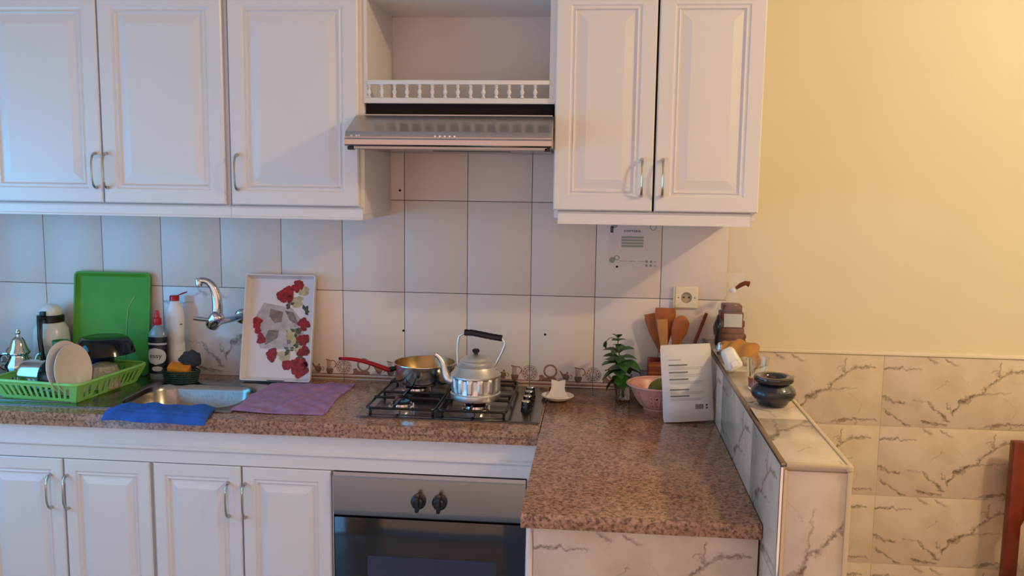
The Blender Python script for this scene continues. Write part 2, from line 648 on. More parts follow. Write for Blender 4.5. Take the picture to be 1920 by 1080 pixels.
win.box(-2.42, -2.37, -1.95, -0.55, 0.84, 0.89).box(-2.42, -2.37, -1.95, -0.55, 1.83, 1.88)
w1 = struct(win.build('window_1', 'white', None, 0))
for y in (-1.95, -1.225):
    MB().box(-2.397, -2.393, y, y + 0.675, 0.89, 1.83).build('pane', 'clear', w1, 0)

# kitchen wall tiles -------------------------------------------------
MB().box(-2.30, 0.979, 0.0012, 0.0040, 0.86, 1.97).build('grout', 'grout', wb, 0)
g = 0.0022
tile_me = MB().box(g / 2, W - g / 2, -0.002, 0.003, g / 2, ROW - g / 2, 0.0012).mesh('tile', 'tile', 40)
tile_wide = MB().box(g / 2, 2 * W - g / 2, -0.002, 0.003, g / 2, ROW - g / 2, 0.0012).mesh('marble_tile', 'marble2', 40,
            uvf=lambda c: (c.x * 0.93 + 0.02, c.z * 0.76))
for k in range(-9, 4):
    place('tile', tile_me, wb, (k * W, 0, Z1))
for k in range(-2, 2):
    place('tile', tile_me, wb, (k * W, 0, Z1 + ROW))


def decor():
    """brown frieze of plates, teapots and jugs printed along the foot of a tile"""
    b = MB()
    y0, y1 = -0.0024, -0.0018
    s = .000234
    base = .022

    def disc(cx, cz, r, mi, a0=0, a1=360, r0=0.0, n=24):
        o_, i_ = [], []
        for j in range(n + 1):
            t = R(a0 + (a1 - a0) * j / n)
            o_.append((cx + r * cos(t), cz + r * sin(t)))
            i_.append((cx + r0 * cos(t), cz + r0 * sin(t)))
        pts = o_ + i_[::-1]
        for j in range(n):
            b.add([(p[0], y0, p[1]) for p in (o_[j], o_[j + 1], i_[j + 1], i_[j])], [(0, 1, 2, 3)], mi)

    def poly(pts, mi):
        b.add([(x, y0, z) for x, z in pts], [tuple(range(len(pts)))], mi)
    zc = base + .031
    for cx, a0, a1 in ((.0015, -90, 90), (W - .0015, 90, 270)):
        disc(cx, zc, .029, 0, a0, a1, .0272)
        disc(cx, zc, .024, 1, a0, a1, .0205)
        disc(cx, zc, .016, 0, a0, a1, .0142)
        disc(cx, zc, .009, 1, a0, a1, .006)
        for j in range(6):
            t = R(a0 + 12 + (a1 - a0 - 24) * j / 5)
            disc(cx + .0215 * cos(t), zc + .0215 * sin(t), .0034, 0, n=8)
            disc(cx + .0115 * cos(t + .2), zc + .0115 * sin(t + .2), .0022, 0, n=8)
    # framed plate on bowls
    disc(.081, base + .040, .027, 0, r0=.021)
    disc(.081, base + .040, .021, 1, r0=.0185)
    poly([(.034, base), (.107, base), (.104, base + .012), (.095, base + .018), (.062, base + .014), (.050, base + .026), (.037, base + .022), (.040, base + .010)], 0)
    poly([(.108, base), (.150, base), (.152, base + .014), (.140, base + .020), (.118, base + .014)], 1)
    # teapot
    poly([(.116, base + .042), (.119, base + .044), (.131, base + .030), (.141, base + .032), (.152, base + .029), (.156, base + .018), (.148, base + .006), (.134, base + .006), (.128, base + .020)], 0)
    disc(.146, base + .036, .004, 0, n=10)
    disc(.157, base + .020, .009, 0, -90, 90, .0065, 10)
    # jug
    poly([(.173, base + .058), (.176, base + .055), (.197, base + .053), (.195, base + .034), (.203, base + .018), (.198, base - .002), (.180, base - .002), (.174, base + .014), (.180, base + .036), (.178, base + .052)], 1)
    poly([(.174, base + .022), (.203, base + .022), (.203, base + .016), (.198, base - .002), (.180, base - .002), (.174, base + .014)], 0)
    disc(.200, base + .040, .016, 0, -70, 100, .0125, 12)
    poly([(.173, base + .060), (.198, base + .054), (.198, base + .0515), (.176, base + .0525)], 0)
    poly([(.178, base + .05), (.180, base + .05), (.182, base + .02), (.179, base + .02)], 0)
    # base stripes
    poly([(.0015, base - .001), (W - .0015, base - .001), (W - .0015, base + .003), (.0015, base + .003)], 0)
    poly([(.0015, .006), (W - .0015, .006), (W - .0015, .014), (.0015, .014)], 0)
    poly([(.0015, .015), (W - .0015, .015), (W - .0015, .018), (.0015, .018)], 1)
    return b.mesh('decor_print', ['print', 'print2'], 0)


decor_me = decor()
for k in range(-9, 4):
    if k in (-5, -4):
        continue
    t = place('tile', tile_me, wb, (k * W, 0, Z1 - ROW))
    d = place('decor_print', decor_me, t, (k * W, 0, Z1 - ROW))
mt = place('marble_tile', tile_wide, wb, (-5 * W, 0, Z1 - ROW))
mt['label'] = 'grey veined marble tile behind the tap'
hole_me = MB().lathe([(.0045, 0), (.0045, .0015)], 10, axis='Y').mesh('drill_hole', 'hole', 30)
for x, z in ((-.250, 1.103), (.303, 1.104), (-.262, 1.646), (.570, 1.372), (.336, 1.652)):
    place('drill_hole', hole_me, wb, (x, -0.0034, z))

# marble wainscot to the right ---------------------------------------
TWd, THt = .553, .27
MB().box(1.04, 4.2, -0.0014, 0.0040, 0, 1.064).build('grout', 'lgrout', wb, 0)
mt_me = MB().box(.0012, TWd - .0012, -.003, .003, .0012, THt - .0012, .001).mesh('marble_tile', 'marble', 40, uvf=lambda c: (c.x, c.z))
for i in range(-1, 5):
    for j in range(4):
        place('marble_tile', mt_me, wb, (1.565 + i * TWd, 0, 1.064 - THt * (j + 1)))
MB().box(1.047, 4.2, -.008, .0035, 1.0645, 1.079, .002).build('edge_strip', 'creamtrim', wb, 40)

# half wall between worktop and passage ------------------------------
HX0, HX1, HY, HZ = .90, 1.045, -1.48, 1.105
hw = struct(MB().box(HX0 + .008, HX1 - .008, HY + .008, -0.0035, 0, HZ - .008).build('wall_partition', 'lgrout', None, 0))


def mtile(wd, ht, u0=0.0, v0=0.0, m_='marble', rot=False):
    f = (lambda c: (c.z + u0, c.x + v0)) if rot else (lambda c: (c.x + u0, c.z + v0))
    return MB().box(.001, wd - .001, 0, .0075, .001, ht - .001, .0008).mesh('marble_tile', m_, 40, uvf=f)


lens = [.553, .553, HY * -1 - 1.106 - .004]
ys = [-.004]
for l in lens:
    ys.append(ys[-1] - l)
for i, l in enumerate(lens):
    for z0, h in ((HZ - .272, .27), (HZ - .542, .27), (HZ - .812, .27)):
        # left face, turned to face -X
        place('marble_tile', mtile(l, h, 0.0 if i != 2 else .2, 0), hw, (HX0, ys[i], z0), (0, 0, R(-90)))
        place('marble_tile', mtile(l, h, 0, 0), hw, (HX1, ys[i + 1], z0), (0, 0, R(90)))
    # top, turned to face up
    place('marble_tile', mtile(HX1 - HX0 - .012, l, .10, .05 * i, rot=True), hw, (HX0 + .006, ys[i + 1], HZ), (R(-90), 0, 0))
for o in list(hw.children):
    pass
for z0, h, u in ((HZ - .553 - .006, .545, .0), (.0, .545, .0)):
    place('marble_tile', mtile(HX1 - HX0 - .016, h, 0.0, .08, rot=True), hw, (HX0 + .008, HY, z0), (0, 0, 0))
MB().box(HX0 - .003, HX0 + .009, HY - .002, -.004, HZ - .006, HZ + .003, .002).build('corner_profile', 'chrometrim', hw)
MB().box(HX1 - .008, HX1 + .002, HY - .002, -.010, HZ - .008, HZ + .003, .002).build('corner_profile', 'corner', hw)
MB().box(HX0 + .009, HX1 - .008, HY - .003, HY + .007, HZ - .006, HZ + .003, .002).build('corner_profile', 'corner', hw)
MB().box(HX0 - .003, HX0 + .004, HY - .003, HY + .006, 0, HZ - .006, .0015).build('corner_profile', 'chrome', hw)
MB().box(HX0 + .0045, HX0 + .011, HY - .003, HY + .004, 0, HZ - .012, .001).build('corner_profile', 'corner', hw)
MB().box(HX1 - .009, HX1 + .002, HY - .003, HY + .006, 0, HZ - .012, .002).build('corner_profile', 'corner', hw)
MB().lathe([(.006, 0), (.009, .004), (.009, .012), (.004, .016)], 14, (HX1 - .005, HY + .004, HZ - .012)).build('corner_cap', 'corner', hw)

# ------------------------------------------------------------------ upper cabinets
DOORPROF = [(0, .020), (0, .004), (.004, 0), (.048, 0), (.053, .004), (.058, .004), (.062, .001), (.066, .008), (.071, .008), (.098, .002), (.102, .001)]


def door(parent, x0, x1, z0, z1, yf, hx, hz0, hz1, name='door', k=1.0):
    b = MB()
    loops = []
    for ins, dy in DOORPROF:
        i = ins * k
        loops.append([(x0 + i, yf + dy, z0 + i), (x1 - i, yf + dy, z0 + i), (x1 - i, yf + dy, z1 - i), (x0 + i, yf + dy, z1 - i)])
    b.loft(loops)
    d = b.build(name, 'white', parent, 7)
    h = MB()
    zt, zb = hz1, hz0
    pts = [(hx, yf + .001, zt), (hx, yf - .010, zt - .001), (hx, yf - .022, zt - .010), (hx, yf - .029, zt - .028), (hx, yf - .031, (zt + zb) / 2),
           (hx, yf - .029, zb + .028), (hx, yf - .022, zb + .010), (hx, yf - .010, zb + .001), (hx, yf + .001, zb)]
    h.tube(pts, [.006, .0055, .0042, .0036, .0034, .0036, .0042, .0055, .006], 10)
    h.build('handle', 'nickel', d)
    return d


UY = -.41
DZ0, DZ1, UT = 1.597, 2.305, 2.34


def upper(name, label, x0, x1, doors, vx0, vx1, group='white wall cabinets'):
    t = thing(name, label, 'cabinet', ((x0 + x1) / 2, -.2, 1.55), group=group)
    b = MB()
    b.box(x0, x1, UY + .021, -.0025, 1.570, UT, .002)
    b.build('carcass', 'white', t)
    for (a, c, hx) in doors:
        door(t, a, c, DZ0, DZ1, UY, hx, 1.648, 1.766)
    v = MB()
    yv = UY + .012
    v.prism([(yv + .004, 1.5955), (yv - .004, 1.5905), (yv, 1.586), (yv, 1.560), (yv - .003, 1.557), (yv - .003, 1.5515), (yv + .018, 1.5505), (yv + .018, 1.5955)], 'X', vx0, vx1)
    v.box(vx1 - .018, vx1, yv + .018, -.0025, 1.5515, 1.572).box(vx0, vx0 + .018, yv + .018, -.0025, 1.5515, 1.572)
    v.build('valance', 'white', t, 30)
    return t


upper('wall_cabinet', 'white wall cabinet with two raised-panel doors above the dish rack and sink', -1.66, -.768,
      [(-1.657, -1.221, -1.241), (-1.215, -.779, -1.200)], -1.66, -.7645)
upper('wall_cabinet', 'white single-door wall cabinet left of the extractor hood', -.762, -.2965,
      [(-.757, -.312, -.733)], -.7635, -.3015)
upper('wall_cabinet', 'white two-door wall cabinet right of the extractor hood by the yellow wall', .347, 1.005,
      [(.345, .669, .633), (.676, 1.010, .700)], .361, .988)
MB().box(.6692, .6758, UY + .012, UY + .0205, DZ0, DZ1).build('gap_shade_strip', 'hole', bpy.data.objects['wall_cabinet.002'], 0)  # dark strip that paints in the shade of the gap between the doors
upper('wall_cabinet', 'white single-door wall cabinet at the far left end of the row', -2.12, -1.663, [(-2.115, -1.664, -1.69)], -2.12, -1.663)

# open niche with the little balustrade
n = thing('open_shelf', 'white open shelf niche with a small spindle balustrade above the hood', 'shelf', (.02, -.2, 1.943))
MB().box(-.296, -.284, -.392, -.0025, 1.961, UT).build('side_panel', 'white', n, 0)
MB().box(.325, .3465, -.392, -.0025, 1.961, UT).build('side_panel', 'white', n, 0)
MB().box(-.284, .325, -.020, -.0025, 1.961, UT).build('back_panel', 'white', n, 0)
MB().box(-.284, .325, -.392, -.020, 2.285, 2.30).build('top_panel', 'white', n, 0)
MB().box(-.296, .3465, -.394, -.0025, 1.943, 1.961, .0015).build('shelf_board', 'white', n, 0)
MB().box(-.284, .325, -.399, -.383, 2.004, 2.019, .003).build('rail', 'white', n)
MB().lathe([(.006, 0), (.006, .0012), (.004, .0015)], 12, (.2505, -.330, 1.9612)).build('cable_hole', 'hole', n, 30)
sp = MB().lathe([(.0065, 0), (.0065, .004), (.0042, .007), (.0040, .010), (.0075, .017), (.0072, .021), (.0045, .027), (.0040, .031), (.0065, .035), (.0042, .038), (.0065, .040), (.0065, .043)], 12).mesh('spindle', 'white', 40)
for i in range(14):
    place('spindle', sp, n, (-.2780 + .0428 * i, -.391, 1.961))

# ------------------------------------------------------------------ hood
h = thing('extractor_hood', 'stainless steel extractor hood under the spindle shelf above the hob', 'hood', (.005, -.25, 1.785))
MB().box(-.292, .338, -.4120, -.006, 1.797, 1.905).build('body', 'steel', h, 0)
MB().box(-.292, .338, -.372, -.006, 1.906, 1.9425).build('upper_housing', 'hole', h, 0)
v = MB()
v.prism([(-.4125, 1.902), (-.543, 1.843), (-.548, 1.834), (-.548, 1.822), (-.4125, 1.822)], 'X', -.317, .343)
v.build('visor', 'steel', h, 30)
v = MB()
v.prism([(-.4125, 1.8215), (-.550, 1.8215), (-.553, 1.817), (-.553, 1.801), (-.548, 1.797), (-.4125, 1.797)], 'X', -.318, .344)
v.build('control_strip', 'steel', h, 30)
MB().box(-.29, .33, -.545, -.02, 1.787, 1.7965, .001).build('filter_panel', 'sink', h, 0)
MB().box(-.06, .20, -.40, -.386, 1.785, 1.7885).build('filter_catch', 'black', h, 0)
for x in (-.312, .320):
    MB().box(x, x + .020, -.545, -.515, 1.784, 1.7965, .003).build('clip', 'black', h)
bt = MB().lathe([(.004, 0), (.004, -.003), (.003, -.004)], 10, axis='Y').mesh('button', 'polish', 30)
for i in range(5):
    place('button', bt, h, (-.025 + .0155 * i, -.5485, 1.828))
lg = MB().box(-.300, -.293, -.5495, -.5475, 1.8255, 1.8315).box(-.283, -.276, -.5495, -.5475, 1.8255, 1.8315).box(-.274, -.269, -.5495, -.5475, 1.8255, 1.8315)
lg.build('logo', 'label_pale', h, 0)

# ------------------------------------------------------------------ base units
BY = -.600


def base(name, label, x0, x1, doors):
    t = thing(name, label, 'cabinet', ((x0 + x1) / 2, -.3, 0), group='white base cabinets')
    MB().box(x0, x1, BY + .021, -.02, .10, .735, .001).build('carcass', 'white', t, 0)
    MB().box(x0, x1, BY + .07, -.02, 0, .0995).build('plinth', 'white', t, 0)
    for a, c, hx in doors:
        door(t, a, c, .112, .733, BY, hx, .560, .676, k=.82)


base('base_cabinet', 'white two-door base cabinet below the dish rack', -1.612, -.983, [(-1.604, -1.301, -1.343), (-1.294, -.990, -1.283)])
base('base_cabinet', 'white two-door base cabinet below the purple cloth, left of the oven', -.981, -.359, [(-.976, -.672, -.714), (-.666, -.363, -.656)])
base('base_cabinet', 'white base cabinet at the far left end under the worktop', -2.24, -1.614, [(-2.232, -1.930, -1.97), (-1.922, -1.618, -1.91)])
f = MB()
f.prism([(-.560, .8515), (-.596, .8515), (-.596, .796), (-.603, .790), (-.603, .784), (-.596, .776), (-.596, .736), (-.560, .736)], 'X', -2.24, .3345)
tag(f.build('fascia_board', 'white', None, 20), 'long white moulded fascia board under the front of the granite worktop', 'panel')

# ------------------------------------------------------------------ oven
ov = thing('oven', 'built-in oven with steel control panel and dark glass door', 'oven', (-.03, -.3, .12))
MB().box(-.352, .284, -.575, -.03, .12, .733).build('body', 'black', ov, 0)
cp = MB()
cp.prism([(-.576, .7335), (-.606, .7335), (-.607, .722), (-.611, .718), (-.612, .610), (-.606, .590), (-.598, .582), (-.576, .582)], 'X', -.352, .284)
cp.build('control_panel', 'steel', ov, 30)
kb = MB().lathe([(.025, 0), (.025, .007), (.020, .010), (.018, .026), (.016, .028)], 20, axis='Y')
kb.xform(lambda p: Vector((p.x, -p.y, p.z)))
kb.box(-.006, .006, -.038, -.006, -.026, .026, .003)
kme = kb.mesh('knob', 'black', 30)
for x in (-.066, .004):
    place('knob', kme, ov, (x, -.6115, .648))
dr = MB().box(-.352, .284, -.603, -.577, .125, .579, .002).build('oven_door', 'glassdark', ov)
MB().box(-.240, .190, -.6045, -.6028, .20, .450).build('window', 'glasswin', dr, 0)
MB().box(-.356, -.3525, -.605, -.58, .125, .719).build('side_trim', 'polish', ov, 0)
tag(MB().box(.286, .3345, -.592, -.03, 0, .735).build('filler_panel', 'white', None, 0), 'white filler panel between the oven and the peninsula', 'panel')

# ------------------------------------------------------------------ peninsula base
pb = thing('peninsula_base', 'marble-tiled base under the granite peninsula', 'cabinet', (.62, -.9, 0))
MB().box(.345, .893, -1.282, -.61, 0, .862).build('core', 'lgrout', pb, 0)
MB().box(.338, .3445, -1.282, -.61, 0, .862).build('side_panel', 'white', pb, 0)
MB().lathe([(.010, 0), (.010, .80), (.007, .835), (.003, .862)], 16, (.3475, -1.282, 0)).build('corner_bead', 'white', pb)
for z0 in (.0, .041, .314, .587):
    hh = .04 if z0 == 0 else .272
    place('marble_tile', mtile(.540, hh, .0, .0), pb, (.356, -1.2905, z0))

# ------------------------------------------------------------------ worktops
wt = thing('worktop', 'speckled brown granite worktop running along the tiled wall', 'worktop', (-.9, -.3, .85))
WX0, WX1 = -2.295, .3245
SH = (-1.170, -.745, -.505, -.178)  # sink cut-out
b = MB()
for z0, z1, yf in ((.8775, CT, -.622), (.853, .8765, -.617)):
    xs = [WX0, SH[0], SH[1], WX1]
    b.box(xs[0], xs[1], yf, -.0035, z0, z1).box(xs[2], xs[3], yf, -.0035, z0, z1)
    b.box(xs[1], xs[2], yf, SH[2], z0, z1).box(xs[1], xs[2], SH[3], -.0035, z0, z1)
    if z0 > .87:
        b.build('slab', 'granite', wt, 0)
        b = MB()
b.build('edge_layer', 'granite', wt, 0)
pw = MB().box(.326, .8985, -1.312, -.0035, .863, CT, .003)
tag(pw.build('worktop', 'granite', None, 40), 'wide granite peninsula top in front of the marble half wall', 'worktop')

# ------------------------------------------------------------------ sink
sk = thing('sink', 'inset stainless steel sink with ridged drainer under the dish rack', 'sink', (-1.17, -.31, .75))
inner = rrect(SH[0], SH[1], SH[2], SH[3], .085, 8)
cx_, cy_ = (SH[0] + SH[1]) / 2, (SH[2] + SH[3]) / 2
OX0, OX1, OY0, OY1 = -1.24, -.722, -.548, -.085


def to_rect(p):
    dx, dy = p[0] - cx_, p[1] - cy_
    t = min(((OX1 if dx > 0 else OX0) - cx_) / dx if abs(dx) > 1e-6 else 9, ((OY1 if dy > 0 else OY0) - cy_) / dy if abs(dy) > 1e-6 else 9)
    return (cx_ + dx * t, cy_ + dy * t)


outer = [to_rect(p) for p in inner]
loops = [[(x, y, CT + .0008) for x, y in outer], [(x, y, CT + .004) for x, y in outer]]
for ins, z in ((0, CT + .004), (.004, CT + .001), (.010, CT - .02), (.020, CT - .12), (.045, CT - .150)):
    loops.append([(x, y, z) for x, y in rrect(SH[0] + ins, SH[1] - ins, SH[2] + ins, SH[3] - ins, max(.085 - ins * .3, .02), 8)])
MB().loft(loops, cap0=False).build('basin', 'sink', sk, 40)
dn = MB()
dn.box(-2.02, -1.2405, OY0, OY1, CT + .0008, CT + .0030)
dn.build('drainer', 'sink', sk, 0)
rid = MB().box(-.30, .30, -.006, .006, 0, .0025, .001).mesh('ridge', 'sink', 40)
for i in range(7):
    place('ridge', rid, sk, (-1.62, -.50 + .062 * i, CT + .003))
MB().lathe([(.028, 0), (.028, .002), (.020, .003), (.018, .001)], 20, (-.96, -.315, CT - .1498)).build('waste', 'polish', sk)

# ------------------------------------------------------------------ dish rack and what stands in it
RK = R(-7)
rk = thing('dish_rack', 'lime green slotted plastic dish rack on the drainer', 'rack', (-1.425, -.322, CT + .0032), RK)


def rk_w(x, y, z=0):   # rack-local to world
    return (-1.425 + x * cos(RK) - y * sin(RK), -.322 + x * sin(RK) + y * cos(RK), CT + .0032 + z)


HB, HT_ = .064, .0
RX, RY, BX, BY_ = .178, .192, .150, .166


def rack_pt(side, t, hgt):
    """side 0 front,1 right,2 back,3 left; t 0..1; hgt 0..1"""
    x, y = BX + (RX - BX) * hgt, BY_ + (RY - BY_) * hgt
    c_ = {0: (-x + 2 * x * t, -y), 1: (x, -y + 2 * y * t), 2: (x - 2 * x * t, y), 3: (-x, y - 2 * y * t)}[side]
    return (c_[0], c_[1], .004 + hgt * HB)


body = MB()
th = .0022


def slab4(p):
    """a thin solid from 4 corner points, thickened outwards in xy"""
    a = Vector(p[1]) - Vector(p[0])
    b_ = Vector(p[3]) - Vector(p[0])
    nn = a.cross(b_).normalized() * th
    q = [tuple(Vector(k) + nn) for k in p]
    body.add(list(p) + q, [(0, 1, 2, 3), (7, 6, 5, 4), (0, 4, 5, 1), (1, 5, 6, 2), (2, 6, 7, 3), (3, 7, 4, 0)])


for side in range(4):
    nsl = 14
    for i in range(nsl):
        t0, t1 = i / nsl, (i + 1) / nsl
        solid = i in (0, nsl - 1)
        notch = side in (1, 3) and i in (3, 4)
        tm = (t0 + t1) / 2
        slab4([rack_pt(side, t0, .80), rack_pt(side, t1, .80), rack_pt(side, t1, 1), rack_pt(side, t0, 1)])
        if notch:
            if i == 3:
                slab4([rack_pt(side, t0, .0), rack_pt(side, t0 + .01, 0), rack_pt(side, t1, .8), rack_pt(side, t0, .8)])
            else:
                slab4([rack_pt(side, t1 - .01, .0), rack_pt(side, t1, 0), rack_pt(side, t1, .8), rack_pt(side, t0, .8)])
            continue
        slab4([rack_pt(side, t0, 0), rack_pt(side, t1, 0), rack_pt(side, t1, .16), rack_pt(side, t0, .16)])
        if solid:
            slab4([rack_pt(side, t0, .16), rack_pt(side, t1, .16), rack_pt(side, t1, .80), rack_pt(side, t0, .80)])
        else:
            w_ = (t1 - t0) * .24
            slab4([rack_pt(side, t0, .16), rack_pt(side, t0 + w_, .16), rack_pt(side, t0 + w_, .80), rack_pt(side, t0, .80)])
            slab4([rack_pt(side, t1 - w_, .16), rack_pt(side, t1, .16), rack_pt(side, t1, .80), rack_pt(side, t1 - w_, .80)])
body.build('basket_wall', 'lime', rk, 20, local=True)
bb = MB()
for i in range(11):
    x = -BX + .004 + (2 * BX - .014) * i / 10
    bb.box(x, x + .010, -BY_, BY_, 0.0005, .005)
for y in (-BY_, -.06, .06, BY_ - .012):
    bb.box(-BX, BX, y, y + .012, 0.0003, .0055)
bb.build('basket_floor', 'lime', rk, 0, local=True)
rim = rrect(-RX - .004, RX + .004, -RY - .004, RY + .004, .03, 5)
MB().tube([(x, y, HB + .006) for x, y in rim], .0062, 8, closed=True).build('rim', 'lime', rk, 40, local=True)


def plate(name, label, c, r, tilt, yawr):
    pr = [(0, 0), (.60 * r, 0), (.66 * r, .003), (.97 * r, .008), (r, .0095), (r, .0115), (.96 * r, .0105), (.66 * r, .0060), (.60 * r, .0035), (0, .0035)]
    o = tag(MB().lathe(pr, 40).build(name, 'porc', None, 50), label, 'plate', 'plates in the dish rack')
    o.location = c
    o.rotation_euler = (tilt[0], tilt[1], yawr)
    return o


PR = .094
_a = Vector(rk_w(.094, -.115, .0075 + PR))
plate('plate', 'white round plate standing foremost in the lime dish rack', _a, PR, (R(82), 0, 0), R(83))
plate('plate', 'white round plate standing just behind the foremost plate in the rack', _a + Vector((-.027, .002, .006)), PR + .004, (R(80), 0, 0), R(83))

# saucepan lying on its side in the rack
sp_ = thing('saucepan', 'small steel saucepan tipped on its side in the dish rack', 'pan', rk_w(-.080, -.070, .063), RK)
sb_ = MB().lathe([(0, -.062), (.036, -.062), (.047, -.058), (.055, -.048), (.057, -.036), (.057, .040), (.060, .043), (.055, .043), (.053, -.040), (.040, -.055), (0, -.057)], 32, axis='X')
sb_.build('bowl', 'polish', sp_, 40, local=True)
MB().tube([(.043, .052, .030), (.050, .062, .036), (.062, .070, .046)], [.005, .006, .006], 8, flat=.7).build('handle', 'black', sp_, 40, local=True)
tg = thing('glass_tumbler', 'small clear glass lying at the front of the dish rack', 'glass', rk_w(.0, -.13, .033), RK)
MB().lathe([(0, -.040), (.020, -.040), (.026, .040), (.0235, .040), (.0185, -.035), (0, -.035)], 24, axis='X').build('bowl', 'clear', tg, 40, local=True)

# dark pan upside down at the back of the rack
fp = thing('frying_pan', 'black pan drying upside down at the back of the rack', 'pan', rk_w(.074, .092, .080), RK)
MB().lathe([(0, .106), (.072, .106), (.083, .102), (.099, .080), (.107, .052), (.109, .046), (.103, .046), (.094, .074), (.080, .096), (0, .100)], 40).build('bowl', 'blackgloss', fp, 40, local=True)
MB().tube([(-.100, -.018, .056), (-.125, -.028, .054), (-.150, -.040, .050), (-.178, -.055, .045)], [.009, .009, .010, .011], 10, flat=.6).build('handle', 'black', fp, 40, local=True)
np_ = thing('pot', 'navy blue pot under the black pan in the rack', 'pot', rk_w(.024, .112, .0065), RK)
MB().lathe([(0, 0), (.050, 0), (.055, .006), (.064, .118), (.061, .118), (.052, .010), (0, .004)], 36).build('bowl', 'navy', np_, 40, local=True)
gb = thing('glass_bowl', 'cut glass bowl turned over at the right of the dish rack', 'bowl', rk_w(.112, .030, .008), RK)
gbl = MB().lathe([(.055, 0), (.058, .004), (.056, .055), (.045, .084), (.020, .094), (0, .095), (0, .092), (.018, .091), (.042, .081), (.053, .053), (.053, .002)], 32,
                 fn=lambda t, z: 1 + .03 * cos(16 * t))
gbl.build('bowl', 'glitter', gb, 20, local=True)

# ------------------------------------------------------------------ teapot, thermos, jar
tp = thing('teapot', 'ornate silver teapot with domed lid behind the dish rack', 'teapot', (-1.700, -.215, CT + .0032))
MB().lathe([(0, 0), (.036, 0), (.038, .006), (.030, .014), (.040, .030), (.050, .050), (.050, .064), (.040, .082), (.034, .092), (.033, .100), (.040, .106), (.040, .110), (0, .110)], 32,
           (-1.700, -.215, CT + .0032), fn=lambda t, z: 1 + (.03 * cos(10 * t) if .03 < z < .09 else 0)).build('body', 'silver', tp, 30)
MB().lathe([(.042, .1105), (.040, .116), (.034, .126), (.028, .145), (.024, .158), (.014, .168), (.007, .172), (.006, .178), (.010, .183), (.010, .189), (.005, .195), (.004, .200), (0, .202)], 28,
           (-1.700, -.215, CT + .0032)).build('lid', 'silver', tp, 40)
_p = Vector((-1.700, -.215, CT + .0032))
MB().tube([_p + Vector(q) for q in bez((.045, -.008, .035), (.085, -.015, .04), (.070, -.015, .105), (.098, -.02, .112))], [.013, .012, .011, .010, .009, .0085, .008, .0075, .007, .0065, .006, .006, .006], 10).build('spout', 'silver', tp, 40)
MB().tube([_p + Vector(q) for q in bez((-.038, .0, .10), (-.10, .0, .115), (-.095, .0, .03), (-.046, .0, .04))], .005, 8).build('handle', 'silver', tp, 40)

th_ = thing('thermos_jug', 'white thermos jug with black band and black handle by the green tray', 'thermos', (-1.652, -.080, CT))
_c = (-1.652, -.080, CT)
MB().lathe([(0, 0), (.058, 0), (.064, .008), (.068, .060), (.067, .150), (.062, .185), (.048, .208), (.046, .210), (0, .210)], 36, _c).build('body', 'wplast2', th_, 40)
MB().lathe([(.0475, .2105), (.050, .213), (.050, .236), (.047, .239), (0, .239)], 32, _c).build('band', 'black', th_, 40)
MB().lathe([(.043, .2395), (.045, .245), (.042, .262), (.030, .276), (.014, .282), (0, .283)], 28, _c).build('lid', 'wplast2', th_, 40)
hd = MB()
hp = [(.004, -.048, .232), (.004, -.066, .233), (.006, -.080, .222), (.010, -.090, .16), (.018, -.094, .10), (.024, -.088, .060), (.022, -.064, .045)]
hd.tube([(_c[0] + a, _c[1] + b2, _c[2] + c2) for a, b2, c2 in hp], [.010, .011, .011, .010, .010, .010, .009], 10, flat=.6)
hd.build('handle', 'black', th_, 40)
MB().box(_c[0] - .012, _c[0] + .010, _c[1] - .055, _c[1] - .030, CT + .2395, CT + .258, .003).build('lever', 'black', th_)

bj = thing('coffee_pot', 'black lidded pot at the left edge beside the silver teapot', 'pot', (-1.872, -.255, CT + .0032))
_b = (-1.872, -.255, CT + .0032)
MB().lathe([(0, 0), (.052, 0), (.056, .01), (.060, .09), (.056, .105), (0, .105)], 28, _b).build('body', 'blackgloss', bj, 40)
MB().lathe([(.057, .1055), (.055, .112), (.02, .124), (.008, .126), (.010, .138), (0, .140)], 24, _b).build('lid', 'black', bj, 40)
MB().tube([Vector(_b) + Vector(q) for q in bez((.058, 0, .09), (.105, 0, .10), (.10, 0, .02), (.058, 0, .025))], .007, 8).build('handle', 'black', bj, 40)

gc = thing('plastic_tumbler', 'bottle green plastic tumbler between the thermos and the plates', 'cup', (-1.545, -.190, CT + .0090))
MB().lathe([(0, 0), (.022, 0), (.030, .150), (.028, .150), (.020, .005), (0, .005)], 24, (-1.545, -.190, CT + .0090)).build('bowl', 'gcup', gc, 40)

# ------------------------------------------------------------------ green tray leaning on the wall


def leaning_tray(name, label, x0, x1, hgt, foot_y, z0, m_, lip, depth, cat='tray', rad=.02, base_in=.012):
    """tray standing on its edge: local x across, local z up its face, local -y towards the room"""
    ang = math.asin(min(.9, (abs(foot_y) - .004) / hgt))
    t = thing(name, label, cat, ((x0 + x1) / 2, foot_y, z0), rot=(-ang, 0, 0))
    w_ = (x1 - x0) / 2
    o_ = rrect(-w_, w_, 0, hgt, rad, 6)
    i1 = rrect(-w_ + lip, w_ - lip, lip, hgt - lip, rad * .8, 6)
    i2 = rrect(-w_ + lip + base_in, w_ - lip - base_in, lip + base_in, hgt - lip - base_in, rad * .6, 6)
    b1 = rrect(-w_ + .004, w_ - .004, .004, hgt - .004, rad, 6)
    f_ = lambda pts, y: [(a, y, b2) for a, b2 in pts]
    MB().loft([f_(i2, -.001), f_(b1, -.001), f_(o_, -depth), f_(o_, -depth - .003), f_(i1, -depth - .003), f_(i1, -depth), f_(i2, -.005)]).build('shell', m_, t, 40, local=True)
    return t, ang


